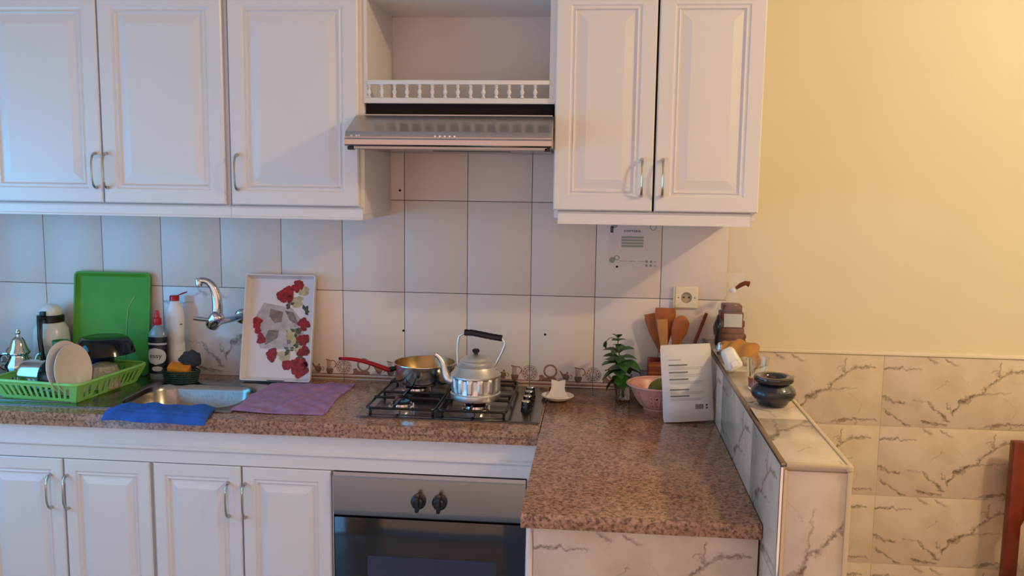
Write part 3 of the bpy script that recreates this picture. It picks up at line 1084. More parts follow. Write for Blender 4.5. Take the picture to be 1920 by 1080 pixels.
gt, ga = leaning_tray('serving_tray', 'green plastic tray standing on edge against the tiled wall', -1.580, -1.262, .408, -.052, CT + .0005, 'green', .007, .016)
tr = MB()
tr.tube([(.055, -.0062, .06), (.058, -.0062, .20), (.064, -.0062, .27), (.090, -.0062, .315)], .0016, 6)
tr.build('moulded_line', 'lime', gt, 40, local=True)

# ------------------------------------------------------------------ washing-up bottles
ds = thing('soap_bottle', 'dark-labelled dish soap bottle with red cap beside the green tray', 'bottle', (-1.198, -.106, CT))
_c = (-1.198, -.106, CT)


def oval_loft(b, prof, c, n=28, e=1.0, mi=0):
    b.loft([[(c[0] + r * cos(2 * pi * j / n), c[1] + r * e * sin(2 * pi * j / n), c[2] + z) for j in range(n)] for r, z in prof], mi=mi)
    return b


oval_loft(MB(), [(.030, 0), (.036, .004), (.038, .03), (.0375, .165), (.034, .185), (.020, .205), (.014, .210), (.012, .216)], _c, e=.62).build('body', 'bluecl', ds, 50)
oval_loft(MB(), [(.0388, .026), (.0394, .032), (.0390, .164), (.0383, .170)], _c, e=.63).build('label_band', 'label_dark', ds, 50)
oval_loft(MB(), [(.016, .2165), (.017, .222), (.016, .242), (.010, .246), (.008, .268), (.006, .272)], _c, e=.9).build('cap', 'red', ds, 40)


def wrap_label(parent, c, rx, ry, pts_fn, matname, name, z0, z1, a0, a1, oval=True, off=.0006, n=18, m_=12):
    """a printed patch hugging an oval bottle, facing the room"""
    b = MB()
    vs, fs = [], []
    am, hz, zm, hw_ = (a0 + a1) / 2, (z1 - z0) / 2, (z0 + z1) / 2, (a1 - a0) / 2
    for i in range(m_ + 1):
        v_ = -1 + 2 * i / m_
        ext = math.sqrt(max(0, 1 - v_ * v_)) if oval else 1
        for j in range(n + 1):
            u_ = (-1 + 2 * j / n) * ext
            a = R(am + hw_ * u_)
            vs.append((c[0] + (rx + off) * cos(a), c[1] + (ry + off) * sin(a), c[2] + zm + hz * v_))
    for i in range(m_):
        for j in range(n):
            k = i * (n + 1) + j
            fs.append((k, k + 1, k + n + 2, k + n + 1))
    b.add(vs, fs)
    return b.build(name, matname, parent, 60)


wrap_label(ds, _c, .0394, .0250, None, 'label_pale', 'label_oval', .062, .128, 205, 335)
wrap_label(ds, _c, .0394, .0250, None, 'label_pale', 'label_stripe', .140, .147, 195, 345, oval=False)
wrap_label(ds, _c, .0394, .0250, None, 'label_pale', 'label_oval', .036, .056, 245, 310)
tm_ = text_mesh('essy', .026, 'label_dark')
for v_ in tm_.vertices:
    x, y, z = v_.co
    a = R(270) + x / .034
    v_.co = (.0402 * cos(a) + .0004 * z, .0260 * sin(a) - z, y)
to = place('lettering', tm_, ds, (_c[0], _c[1], _c[2] + .097))

wbt = thing('bleach_bottle', 'tall white plastic bottle with open red flip cap behind the sponge basket', 'bottle', (-1.152, -.052, CT))
_c = (-1.152, -.052, CT)
oval_loft(MB(), [(.030, 0), (.034, .005), (.035, .03), (.036, .10), (.034, .18), (.037, .225), (.036, .250), (.028, .285), (.018, .300), (.0165, .304)], _c, e=.72).build('body', 'wplast', wbt, 50)
oval_loft(MB(), [(.0185, .3045), (.0185, .322), (.015, .325)], _c, e=1).build('cap', 'red', wbt, 40)
MB().tube([(_c[0] + .012, _c[1], CT + .324), (_c[0] + .030, _c[1], CT + .332), (_c[0] + .052, _c[1] - .002, CT + .340)], [.003, .006, .005], 8, flat=.5).build('flip_lid', 'red', wbt, 40)
MB().box(_c[0] + .0305, _c[0] + .0345, _c[1] - .024, _c[1] - .012, CT + .212, CT + .2155).build('print_mark', 'inkd', wbt, 0)

bk = thing('sponge_basket', 'dark green oval plastic basket holding sponges by the sink', 'basket', (-1.085, -.152, CT + .0042))
_c = (-1.085, -.152, CT + .0042)
b = MB()
for i in range(6):
    z = .003 + .0085 * i
    rx = .062 + .0022 * i
    b.tube([(_c[0] + rx * cos(2 * pi * j / 28), _c[1] + .62 * rx * sin(2 * pi * j / 28), _c[2] + z) for j in range(28)], .0032, 6, closed=True)
b.build('hoops', 'dgreen', bk, 40)
b = MB()
for j in range(18):
    a = 2 * pi * j / 18
    b.tube([(_c[0] + rx_ * cos(a), _c[1] + .62 * rx_ * sin(a), _c[2] + z) for rx_, z in ((.060, .001), (.0735, .047))], .0022, 6)
b.build('ribs', 'dgreen', bk, 40)
oval_loft(MB(), [(.060, 0), (.060, .003)], _c, e=.62).build('base', 'dgreen', bk, 40)
so = MB().box(-.040, .040, -.022, .022, -.013, .013, .005)
o = tag(so.build('sponge', 'sponge', None, 40), 'yellow sponge lying in the dark green basket', 'sponge')
o.location = (-1.085, -.168, CT + .060)
o.rotation_euler = (R(24), R(10), R(4))
sr = MB().sphere((0, 0, 0), .036, 20, 14, (1.15, .75, .95))
_s = random.Random(3)
sr.xform(lambda p: p * (1 + .16 * sin(p.x * 160) * sin(p.z * 190 + 1) + .08 * sin(p.y * 240)))
o = tag(sr.build('scourer', 'scour', None, 60), 'crumpled dark grey scourer on top of the sponge basket', 'scourer')
o.location = (-1.058, -.135, CT + .088)

# ------------------------------------------------------------------ tap
tpx = thing('tap', 'chrome wall-mounted mixer tap with swan-neck spout', 'tap', (-.898, -.003, 1.142))
MB().lathe([(.030, 0), (.030, .004), (.022, .010), (.015, .012)], 24, (-.898, -.003, 1.142), axis='Y').xform(lambda p: Vector((p.x, -.006 - p.y, p.z))).build('escutcheon', 'chrome', tpx, 40)
MB().tube([(-.898, -.012, 1.142), (-.905, -.07, 1.143), (-.917, -.150, 1.146), (-.921, -.176, 1.148)], [.015, .013, .013, .016], 14).build('pipe', 'chrome', tpx, 40)
MB().lathe([(0, -.034), (.020, -.034), (.026, -.027), (.027, 0), (.026, .027), (.020, .034), (.014, .038), (0, .038)], 22).xform(
    lambda p: Vector((-.925, -.196, 1.156)) + Matrix.Rotation(R(20), 3, 'X') @ Matrix.Rotation(R(38), 3, 'Y') @ p).build('valve_body', 'chrome', tpx, 40)
MB().tube([(-.938, -.206, 1.158), (-.965, -.214, 1.162), (-.995, -.222, 1.166)], [.010, .013, .012], 12, flat=.7).build('lever', 'chrome', tpx, 40)
sp_pts = bez((-.917, -.192, 1.180), (-.912, -.194, 1.235), (-.915, -.198, 1.295), (-.955, -.206, 1.306), 12) + [(-.972, -.209, 1.306)]
MB().tube(sp_pts, [.020, .020, .0195, .019, .0185, .018, .0172, .0165, .0155, .0145, .0135, .0125, .012, .012], 14).build('spout', 'chrome', tpx, 40)
MB().lathe([(.0125, -.016), (.0135, -.012), (.0135, .010), (.011, .013), (0, .013)], 18, (-.976, -.210, 1.302)).build('aerator', 'chrome', tpx, 40)

# ------------------------------------------------------------------ flower tray
ft, fa = leaning_tray('serving_tray', 'white rectangular tray printed with red flowers, leaning on the tiles', -.866, -.588, .412, -.095, CT + .006, 'traywhite', .004, .030, rad=.008, base_in=.010)
FW = .278


def fu(px, py):   # crop position on the tray face -> local x, z
    return (-FW / 2 + (px - 955) / (1385 - 955) * FW, .412 * (1 - (py - 110) / (800 - 110)))


def blob(b, pts, y, mi=0):
    b.add([(x, y, z) for x, z in pts], [tuple(range(len(pts)))], mi)


def rose(b, cx, cz, r, seed, y, mi=0):
    q = random.Random(seed)
    for k in range(7):
        a = q.uniform(0, 6.28)
        d = r * .5 * (k > 0)
        px, pz, pr_ = cx + d * cos(a), cz + d * sin(a), r * q.uniform(.45, .62)
        blob(b, [(px + pr_ * (1 + .18 * sin(3 * t + seed)) * cos(t), pz + pr_ * (1 + .18 * sin(3 * t + seed)) * sin(t)) for t in [2 * pi * j / 14 for j in range(14)]], y - .00003 * k, mi)


Y_ = -.0056
b = MB()
blob(b, [fu(*p) for p in ((1062, 292), (1240, 325), (1325, 430), (1305, 590), (1055, 592), (1000, 420))], Y_)
b.build('ice_cube_print', 'icep', ft, 0, local=True)
for k, pl in enumerate((((1105, 330), (1185, 350), (1180, 415), (1135, 425), (1100, 380)), ((1195, 340), (1250, 350), (1290, 440), (1230, 405)),
                        ((1100, 470), (1165, 470), (1160, 520), (1085, 570), (1075, 540)), ((1210, 470), (1300, 450), (1310, 540), (1220, 560)))):
    b = MB()
    blob(b, [fu(*p) for p in pl], Y_ - .0002)
    b.build('ice_shade_print', 'iced', ft, 0, local=True)
e_ = [fu(*p) for p in ((1062, 292), (1000, 420), (1055, 592), (1310, 590))]
b = MB()
b.tube([(p[0], Y_ - .0002, p[1]) for p in e_], .0009, 5)
b.build('ice_edge_print', 'traywhite', ft, 0, local=True)
for px, py, r_, sd in ((1270, 275, .026, 1), (1305, 205, .022, 2), (1245, 500, .024, 3), (1290, 540, .030, 4), (1205, 630, .026, 5), (1310, 600, .026, 6)):
    cx, cz = fu(px, py)
    b = MB()
    rose(b, min(cx, .117 - r_), cz, r_, sd, Y_ - .0004)
    b.build('pale_flower_print', 'sand', ft, 0, local=True)
for px, py in ((1290, 560), (1240, 600), (1320, 340), (1225, 300), (1320, 640), (1270, 480), (1180, 250)):
    cx, cz = fu(px, py)
    b = MB()
    for k in range(5):
        a = rnd.uniform(0, 6.28)
        l_ = rnd.uniform(.018, .030)
        dx, dz = cos(a), sin(a)
        blob(b, [(cx, cz), (cx + dx * l_ * .5 - dz * .007, cz + dz * l_ * .5 + dx * .007), (cx + dx * l_, cz + dz * l_), (cx + dx * l_ * .5 + dz * .007, cz + dz * l_ * .5 - dx * .007)], Y_ - .0006 - .00002 * k)
    b.build('leaf_print', 'leafp', ft, 0, local=True)
for px, py, r_, sd in ((1195, 235, .034, 11), (1268, 180, .024, 12), (1225, 265, .016, 13), (1032, 425, .022, 14), (1052, 525, .022, 15), (1035, 475, .014, 21),
                       (1352, 430, .026, 16), (1356, 520, .026, 17), (1358, 600, .024, 22), (1140, 630, .028, 18), (1235, 700, .024, 19), (1305, 715, .036, 20), (1350, 690, .026, 23)):
    cx, cz = fu(px, py)
    cx = min(cx, .120 - r_ * .95)
    cz = max(cz, .020 + r_ * .95)
    b = MB()
    rose(b, cx, cz, r_, sd, Y_ - .0009)
    b.build('red_flower_print', 'petal', ft, 0, local=True)
b = MB()
sl = rrect(-.035, .035, .0012, .0038, .001, 4)
b.add([(x + .005, -.0345, z) for x, z in sl], [tuple(range(len(sl)))])
b.build('hand_slot', 'hole', ft, 0, local=True)

# ------------------------------------------------------------------ cloths


def cloth(name, label, m_, c4, nu, nv, hfn, thick, nrm=.0):
    b = MB()
    top, bot = [], []
    for i in range(nv + 1):
        for j in range(nu + 1):
            u, v = j / nu, i / nv
            p = (Vector(c4[0]) * (1 - u) + Vector(c4[1]) * u) * (1 - v) + (Vector(c4[3]) * (1 - u) + Vector(c4[2]) * u) * v
            dx, dy, dz = hfn(u, v)
            edge = min(u, 1 - u, v, 1 - v)
            t = thick * min(1, .35 + edge * 8)
            top.append((p.x + dx, p.y + dy, p.z + dz + t))
            bot.append((p.x + dx, p.y + dy, p.z + dz * .0 + min(dz, 0)))
    n = len(top)
    fs = []
    for i in range(nv):
        for j in range(nu):
            k = i * (nu + 1) + j
            fs.append((k, k + 1, k + nu + 2, k + nu + 1))
            fs.append((n + k, n + k + nu + 1, n + k + nu + 2, n + k + 1))
    per = [j for j in range(nu + 1)] + [i * (nu + 1) + nu for i in range(1, nv + 1)] + [nv * (nu + 1) + j for j in range(nu - 1, -1, -1)] + [i * (nu + 1) for i in range(nv - 1, 0, -1)]
    for a, b2 in zip(per, per[1:] + per[:1]):
        fs.append((a, n + a, n + b2, b2))
    b.add(top + bot, fs)
    return tag(b.build(name, m_, None, 60), label, 'cloth')


def purple_h(u, v):
    d = .0025 * sin(17 * u + 9 * v) * sin(11 * v - 5 * u) + .0018 * sin(31 * v + 14 * u * u) + .0012 * sin(47 * u - 13 * v)
    d += .004 * math.exp(-((u - .45 - .25 * v) / .05) ** 2) * (v > .1)
    return (.006 * sin(7 * v + 1), .006 * sin(6 * u + 2), d + .0045)


cloth('dish_cloth', 'purple cloth spread flat on the worktop beside the sink', 'purple',
      [(-.735, -.530, CT + .0045), (-.412, -.535, CT + .0005), (-.425, -.105, CT + .0005), (-.728, -.105, CT + .0045)], 60, 60, purple_h, .0015)


def blue_h(u, v):
    d = .002 * sin(13 * u + 3 * v) + .0025 * sin(23 * u - 7 * v) * v + .0015 * sin(40 * v + 5 * u)
    front = max(0, .30 - v) / .30
    return (.008 * sin(5 * v) * (u - .5), .004 * sin(9 * u), d + .003 - .020 * front ** 1.5)


cloth('dish_cloth', 'folded blue cloth over the worktop edge in front of the sink', 'bluecloth',
      [(-1.122, -.650, CT + .0045), (-.765, -.655, CT + .0045), (-.785, -.520, CT + .0045), (-1.118, -.520, CT + .0045)], 60, 26, blue_h, .012)

# ------------------------------------------------------------------ hob
hb = thing('gas_hob', 'stainless gas hob with black grates and four black knobs', 'hob', (.012, -.285, CT))
HX, HXE, HYF, HYB = -.295, .319, -.540, -.045
hl = lambda i, z: [(x, y, CT + z) for x, y in rrect(HX + i, HXE - i, HYF + i, HYB - i, .018, 5)]
MB().loft([hl(0, .0006), hl(0, .0040), hl(.006, .0075), hl(.014, .0060)]).build('plate', 'hobsteel', hb, 40)
for x0, x1 in ((HX + .026, -.034), (-.020, .205)):
    MB().loft([[(x, y, CT + z) for x, y in rrect(x0 + i, x1 - i, HYF + .03 + i, HYB - .025 - i, .02, 5)] for i, z in ((0, .0062), (.003, .0085), (.008, .0085), (.014, .0068))]).build('burner_well', 'hobsteel', hb, 40)
BUR = [(-.168, -.405, .036), (-.165, -.165, .046), (.090, -.395, .040), (.088, -.165, .034)]
for x, y, r in BUR:
    bo = MB().lathe([(r + .012, .0070), (r + .010, .012), (r + .002, .014), (r, .022), (0, .022)], 28, (x, y, CT)).build('burner', 'polish', hb, 40)
    MB().lathe([(r - .006, .0222), (r - .004, .026), (r - .008, .030), (0, .031)], 28, (x, y, CT)).build('burner_cap', 'black', bo, 40)
    MB().tube([(x + r + .008, y - .012, CT + .008), (x + r + .008, y - .012, CT + .026)], .0025, 8).build('igniter', 'porc', bo, 40)
GZ = CT + .044
for x0, x1, bs in ((HX + .030, -.032, BUR[:2]), (-.020, .208, BUR[2:])):
    b = MB()
    y0, y1 = HYF + .022, HYB - .022
    b.tube([(x, y, CT + .030) for x, y in rrect(x0, x1, y0, y1, .02, 4)], .0042, 8, closed=True)
    for x in (x0 + .01, x1 - .01):
        for y in (y0 + .02, (y0 + y1) / 2, y1 - .02):
            b.tube([(x, y, CT + .0078), (x, y, CT + .030)], .005, 8)
    b.tube([(x0, (y0 + y1) / 2, CT + .030), (x1, (y0 + y1) / 2, CT + .030)], .005, 8)
    for bx, by, r in bs:
        ylo, yhi = (y0, (y0 + y1) / 2) if by < -.28 else ((y0 + y1) / 2, y1)
        for (sx, sy) in ((x0, by), (x1, by), (bx, ylo), (bx, yhi)):
            d_ = Vector((bx - sx, by - sy, 0))
            e = Vector((sx, sy, 0)) + d_ * (1 - .024 / d_.length)
            b.tube([(sx, sy, CT + .030), (sx + d_.x * .05, sy + d_.y * .05, GZ - .005), (e.x, e.y, GZ - .005)], .005, 8)
    b.build('grate', 'iron', hb, 40)
kn = MB().lathe([(.0185, 0), (.0185, .004), (.0165, .006), (.0155, .031), (.0145, .033)], 24).mesh('knob', 'blackgloss', 30)
kc = MB().lathe([(.0147, 0), (.0140, .0015), (0, .0018)], 24).mesh('knob_cap', 'polish', 30)
for y in (-.392, -.318, -.248, -.184):
    k_ = place('knob', kn, hb, (.264, y, CT + .0064))
    place('knob_cap', kc, k_, (.264, y, CT + .0396))

# ------------------------------------------------------------------ steel pan with red handle
PX, PY, PZ = -.132, -.172, GZ + .0005
pn = thing('frying_pan', 'steel frying pan with long red handle on the back burner', 'pan', (PX, PY, PZ))
MB().lathe([(0, 0), (.092, 0), (.104, .005), (.108, .014), (.114, .070), (.118, .073), (.1175, .075), (.112, .074)], 44, (PX, PY, PZ), cap1=False).build('outer_wall', 'polish', pn, 40)
MB().lathe([(.1119, .0738), (.106, .016), (.100, .008), (0, .006)], 44, (PX, PY, PZ), cap0=False).build('inner_wall', 'pan_in', pn, 40)
_p = Vector((PX, PY, PZ))
MB().tube([_p + Vector(q) for q in ((-.107, -.020, .050), (-.118, -.022, .048), (-.130, -.026, .046))], [.010, .012, .011], 10, flat=.8).build('bracket', 'black', pn, 40)
MB().tube([_p + Vector(q) for q in bez((-.126, -.026, .044), (-.165, -.034, .056), (-.215, -.05, .090), (-.300, -.07, .091), 12)],
          [.012, .0135, .0135, .013, .0125, .012, .0115, .011, .0105, .010, .0095, .009, .0075], 12, flat=.7).build('handle', 'redh', pn, 40)
MB().tube([_p + Vector(q) for q in ((-.2985, -.0697, .0911), (-.303, -.0708, .0911), (-.306, -.0716, .091))], [.0078, .0075, .005], 10, flat=.7).build('handle_tip', 'black', pn, 40)

# ------------------------------------------------------------------ kettle
KX, KY, KZ = .089, -.392, GZ + .0005
kt = thing('kettle', 'fluted aluminium kettle with black-wrapped handle on the front burner', 'kettle', (KX, KY, KZ))


def flute(t, z):
    if .030 < z < .078:
        s_ = sin(14 * t)
        return 1 + .026 * (1 if s_ > .35 else (-1 if s_ < -.35 else s_ / .35))
    return 1


MB().lathe([(0, .0), (.078, 0), (.085, .004), (.087, .012), (.0865, .022), (.083, .026), (.083, .030), (.0835, .034), (.0835, .050), (.0835, .064), (.083, .074), (.083, .078), (.087, .081), (.087, .086), (.080, .094),
            (.070, .106), (.065, .114), (.066, .117), (.063, .120), (.056, .126), (.054, .129), (0, .129)], 140, (KX, KY, KZ), fn=flute).build('body', 'alu', kt, 30)
ld = MB().lathe([(.055, .1293), (.056, .132), (.050, .136), (.047, .138), (.044, .142), (.034, .148), (.018, .152), (.010, .153), (0, .153)], 36, (KX, KY, KZ)).build('lid', 'alulid', kt, 40)
MB().lathe([(.008, .1533), (.007, .158), (.012, .162), (.013, .168), (.009, .173), (0, .174)], 16, (KX, KY, KZ)).build('lid_knob', 'black', ld, 40)
_p = Vector((KX, KY, KZ))
MB().tube([_p + Vector(q) for q in bez((-.080, -.008, .062), (-.118, -.012, .066), (-.094, -.012, .128), (-.138, -.015, .152), 14)],
          [.020, .019, .0175, .016, .0145, .013, .012, .011, .0105, .010, .0095, .009, .0085, .008, .0085], 14).build('spout', 'alu', kt, 40)
for sx, pts in ((-1, [(-.062, .004, .108), (-.066, .004, .150), (-.066, .003, .190), (-.058, .002, .215), (-.036, .001, .229)]),
                (1, [(.060, -.004, .106), (.078, -.003, .140), (.098, -.002, .175), (.100, -.001, .196), (.086, 0, .214)])):
    MB().tube([_p + Vector(q) for q in bez(pts[0], pts[1], pts[2], pts[3], 8) + [pts[4]]], .0042, 8).build('handle_arm', 'alu', kt, 40)
    MB().lathe([(.012, 0), (.012, .006), (.008, .010), (0, .010)], 14, (KX + sx * .062, KY + .004 * -sx, KZ + .100)).build('handle_lug', 'alu', kt, 40)
gp = [(-.040, .001, .2285), (-.010, .001, .228), (.025, .0, .222), (.060, 0, .216), (.090, 0, .212)]
gpts = []
for i in range(17):
    u = i / 16 * 4
    k = min(int(u), 3)
    a_, b_ = Vector(gp[k]), Vector(gp[k + 1])
    gpts.append(_p + a_ + (b_ - a_) * (u - k))
MB().tube(gpts, [.0105 + .0012 * (i % 2) for i in range(17)], 12).build('grip', 'black', kt, 60)

# ------------------------------------------------------------------ spoon rest
sr_ = thing('spoon_rest', 'white ceramic spoon rest with a grooved upright beside the hob', 'spoon rest', (.364, -.205, CT))
_c = (.364, -.205, CT)
MB().lathe([(0, 0), (.030, 0), (.052, .010), (.060, .019), (.058, .021), (.050, .014), (.028, .006), (0, .005)], 36, _c, fn=lambda t, z: 1 - .10 * max(0, sin(t))).build('dish', 'porc', sr_, 50)
nk = MB()
lps = []
for i in range(9):
    t = i / 8
    y = -.015 + .075 * t
    z = .008 + .048 * t ** 1.3
    w_ = .044 - .022 * sin(pi / 2 * min(1, t * 1.5)) + .004 * t
    gr = .005 * (.3 + t)
    lps.append([(_c[0] - w_, _c[1] + y, CT + z + .006), (_c[0] - w_ * .45, _c[1] + y, CT + z + .004), (_c[0], _c[1] + y, CT + z + .006 - gr), (_c[0] + w_ * .45, _c[1] + y, CT + z + .004), (_c[0] + w_, _c[1] + y, CT + z + .006),
                (_c[0] + w_ * .9, _c[1] + y + .004, CT + max(.004, z - .008)), (_c[0], _c[1] + y + .005, CT + max(.003, z - .014)), (_c[0] - w_ * .9, _c[1] + y + .004, CT + max(.004, z - .008))])
nk.loft(lps)
nk.build('upright', 'porc', sr_, 60)

# ------------------------------------------------------------------ plant in a glass
pl = thing('potted_sprig', 'leafy green sprig standing in a small glass of water by the wall', 'plant', (.600, -.150, CT))
_c = Vector((.600, -.150, CT))
MB().lathe([(0, 0), (.026, 0), (.028, .003), (.033, .078), (.0315, .078), (.0265, .006), (0, .005)], 28, _c).build('glass', 'clear', pl, 40)
MB().lathe([(0, .0055), (.0262, .0065), (.0295, .045), (0, .045)], 24, _c).build('water', 'clear', pl, 40)
stm = [(.002, 0, .010), (-.004, 0, .08), (-.014, 0, .15), (-.022, 0, .205), (-.022, 0, .228)]
MB().tube([_c + Vector(q) for q in stm], [.003, .0028, .0024, .002, .0016], 8).build('stem', 'stem', pl, 40)
MB().tube([_c + Vector(q) for q in ((-.021, 0, .215), (-.036, -.004, .226), (-.052, -.006, .226), (-.064, -.008, .215))], .0014, 6).build('stem', 'stem', pl, 40)


def leaf_mesh(l, w_):
    b = MB()
    vs, fs = [], []
    n_ = 8
    for i in range(n_ + 1):
        t = i / n_
        hw_ = w_ * sin(pi * min(1, t * .96 + .03)) ** .8
        z = -.35 * l * t * t + .12 * l * t
        for k, s_ in enumerate((-1, 0, 1)):
            vs.append((l * t, s_ * hw_, z + abs(s_) * hw_ * .35))
    for i in range(n_):
        for k in range(2):
            a = i * 3 + k
            fs.append((a, a + 1, a + 4, a + 3))
    m = len(vs)
    vs += [(x, y, z - .0006) for x, y, z in vs]
    fs += [(m + a, m + d, m + c, m + b2) for a, b2, c, d in fs]
    b.add(vs, fs)
    return b.mesh('leaf', 'leaf', 60)


lm = [leaf_mesh(.078, .026), leaf_mesh(.060, .019), leaf_mesh(.028, .009)]
q = random.Random(5)
for k, (h_, n_, mi_, pit) in enumerate(((.085, 4, 0, 25), (.108, 5, 0, 8), (.130, 5, 0, -8), (.150, 4, 1, -10), (.172, 4, 1, -20), (.195, 3, 2, -25), (.215, 4, 2, -30), (.226, 3, 2, -40))):
    for j in range(n_):
        az = 2 * pi * j / n_ + k * 1.1 + q.uniform(-.25, .25)
        t = h_ / .228
        sx = -.022 * t
        place('leaf', lm[mi_], pl, _c + Vector((sx, 0, h_)), (q.uniform(-.3, .3), R(pit + q.uniform(-12, 12)), az if (az % (2 * pi) < R(35) or az % (2 * pi) > R(145)) else az))
place('leaf', lm[2], pl, _c + Vector((-.062, -.008, .216)), (0, R(50), R(185)))
place('leaf', lm[2], pl, _c + Vector((-.064, -.008, .214)), (0, R(75), R(220)))

# ------------------------------------------------------------------ pink colander with fruit
cl = thing('colander', 'pink plastic colander bowl with round holes on the peninsula', 'colander', (.722, -.262, CT))
_c = (.722, -.262, CT)
NS = 54
prof = [(.050, .003), (.062, .012), (.074, .026), (.084, .042), (.092, .058), (.100, .078), (.106, .086)]
vs, fs = [], []
for r_, z in prof:
    for j in range(NS):
        a = 2 * pi * j / NS
        vs.append((_c[0] + r_ * cos(a), _c[1] + r_ * sin(a), CT + z))
for i in range(len(prof) - 1):
    for j in range(NS):
        if i in (1, 2, 3) and (j % 9) in (1, 3, 5):
            # a hole: frame of four strips round an octagon-like opening
            a0, a1 = 2 * pi * j / NS, 2 * pi * (j + 1) / NS
            (r0, z0), (r1, z1) = prof[i], prof[i + 1]
            P_ = lambda u, v: (_c[0] + (r0 + (r1 - r0) * v) * cos(a0 + (a1 - a0) * u), _c[1] + (r0 + (r1 - r0) * v) * sin(a0 + (a1 - a0) * u), CT + z0 + (z1 - z0) * v)
            n0 = len(vs)
            o8 = [(0, 0), (.5, 0), (1, 0), (1, .5), (1, 1), (.5, 1), (0, 1), (0, .5)]
            for u, v in o8:
                vs.append(P_(u, v))
            for u, v in o8:
                d = math.hypot(u - .5, v - .5)
                vs.append(P_(.5 + (u - .5) / d * .36, .5 + (v - .5) / d * .30))
            for m_ in range(8):
                fs.append((n0 + m_, n0 + (m_ + 1) % 8, n0 + 8 + (m_ + 1) % 8, n0 + 8 + m_))
            continue
        a = i * NS + j
        b_ = i * NS + (j + 1) % NS
        fs.append((a, b_, b_ + NS, a + NS))
fs.append(tuple(range(NS)))
cb = MB().add(vs, fs).build('bowl', 'pink', cl, 60)
md = cb.modifiers.new('thickness', 'SOLIDIFY')
md.thickness = .0022
MB().tube([(_c[0] + (.109 + .0012 * cos(30 * 2 * pi * j / 90 * 1)) * cos(2 * pi * j / 90), _c[1] + (.109 + .0012 * cos(30 * 2 * pi * j / 90)) * sin(2 * pi * j / 90), CT + .0875) for j in range(90)], .0042, 8, closed=True).build('rim', 'pink', cl, 60)
MB().lathe([(.050, 0), (.052, 0), (.052, .004), (.050, .004)], 32, _c).build('foot', 'pink', cl, 40)
for x, y, r_, lb in ((.730, -.275, .042, 'green mango in the pink colander behind the white pouch'),):
    o = thing('mango', lb, 'fruit', (x, y, CT + .070), R(20))
    MB().sphere((0, 0, 0), r_, 22, 14, (1.18, .92, .95)).xform(lambda p: p + Vector((0, 0, .12 * p.x))).build('flesh', 'mango', o, 60, local=True)
    MB().tube([(r_ * 1.12, 0, r_ * .14), (r_ * 1.22, 0, r_ * .2)], [.003, .002], 6).build('stalk', 'stem', o, 40, local=True)

# ------------------------------------------------------------------ white pouch
po = thing('pouch', 'white stand-up foil pouch with grey printed lines leaning by the half wall', 'pouch', (.812, -.440, CT + .005), rot=(R(-9), R(-2.5), R(9)))
b = MB()
lps = []
PH, PW = .256, .172
for i in range(17):
    v_ = i / 16
    th_c = .030 * (1 - v_) ** .7 * min(1, .4 + v_ * 4) if v_ < .9 else .0015
    th_c = max(th_c, .0012)
    wv = PW / 2 * (1 - .012 * sin(pi * v_)) * (.97 if i in (0, 16) else 1)
    ring = []
    for j in range(24):
        a = 2 * pi * j / 24
        cx_0 = cos(a)
        x = wv * (abs(cx_0) ** .55) * (1 if cx_0 >= 0 else -1)
        y = th_c * (abs(sin(a)) ** .9) * (1 if sin(a) >= 0 else -1) * (1 - (abs(x) / wv) ** 4 * .8)
        ring.append((x, y + .0015 * sin(9 * v_ + x * 60), PH * v_))
    lps.append(ring)
b.loft(lps)
b.build('bag', 'pouch', po, 60, local=True)


def pouch_y(x, z):
    v_ = max(0, min(1, z / PH))
    th_c = max(.030 * (1 - v_) ** .7 * min(1, .4 + v_ * 4) if v_ < .9 else .0015, .0012)
    xx_ = min(.999, abs(x) / (PW / 2))
    sa = math.sqrt(max(0, 1 - xx_ ** (2 / .55)))
    return -th_c * sa ** .9 * (1 - xx_ ** 4 * .8) + .0015 * sin(9 * v_ + x * 60) - .0012


def pouch_bar(name, x0, x1, z0, z1, m_):
    b = MB()
    nx = max(2, int((x1 - x0) / .006))
    vs, fs = [], []
    for k in range(nx + 1):
        x = x0 + (x1 - x0) * k / nx
        for z in (z0, z1):
            vs.append((x, pouch_y(x, z), z))
    for k in range(nx):
        fs.append((2 * k, 2 * k + 2, 2 * k + 3, 2 * k + 1))
    b.add(vs, fs)
    return b.build(name, m_, po, 0, local=True)


for z in (.186, .162, .139, .105, .084):
    pouch_bar('text_heading', -.062, .000, z, z + .0045, 'ink')
    pouch_bar('text_line', -.062, .052, z - .007, z - .0055, 'inkl')
    pouch_bar('text_line', -.062, .040, z - .012, z - .0105, 'inkl')
pouch_bar('text_heading', -.062, -.020, .204, .207, 'inkl')
for k in range(7):
    x = .018 + .0042 * k
    pouch_bar('barcode_bar', x, x + (.0026 if k % 2 else .0016), .042, .058, 'inkd')
pouch_bar('print_mark', .054, .060, .042, .047, 'inkd')
pouch_bar('print_mark', .054, .060, .051, .057, 'inkd')

# ------------------------------------------------------------------ wooden utensils in a holder
uh = thing('utensil_holder', 'red-brown wooden utensil box behind the white pouch', 'holder', (.755, -.075, CT))
ux, uy = .755, -.075
for x0, x1, y0, y1 in ((-.062, .062, -.045, -.037), (-.062, .062, .037, .045), (-.062, -.054, -.037, .037), (.054, .062, -.037, .037)):
    MB().box(ux + x0, ux + x1, uy + y0, uy + y1, CT + .004, CT + .135, .002).build('side_board', 'wood2', uh)
MB().box(ux - .062, ux + .062, uy - .045, uy + .045, CT, CT + .0038).build('bottom_board', 'wood2', uh, 0)
for z in (.030, .060, .090, .118):
    MB().box(ux - .0635, ux + .0635, uy - .0475, uy - .0455, CT + z, CT + z + .008).build('slat', 'wood', uh, 0)


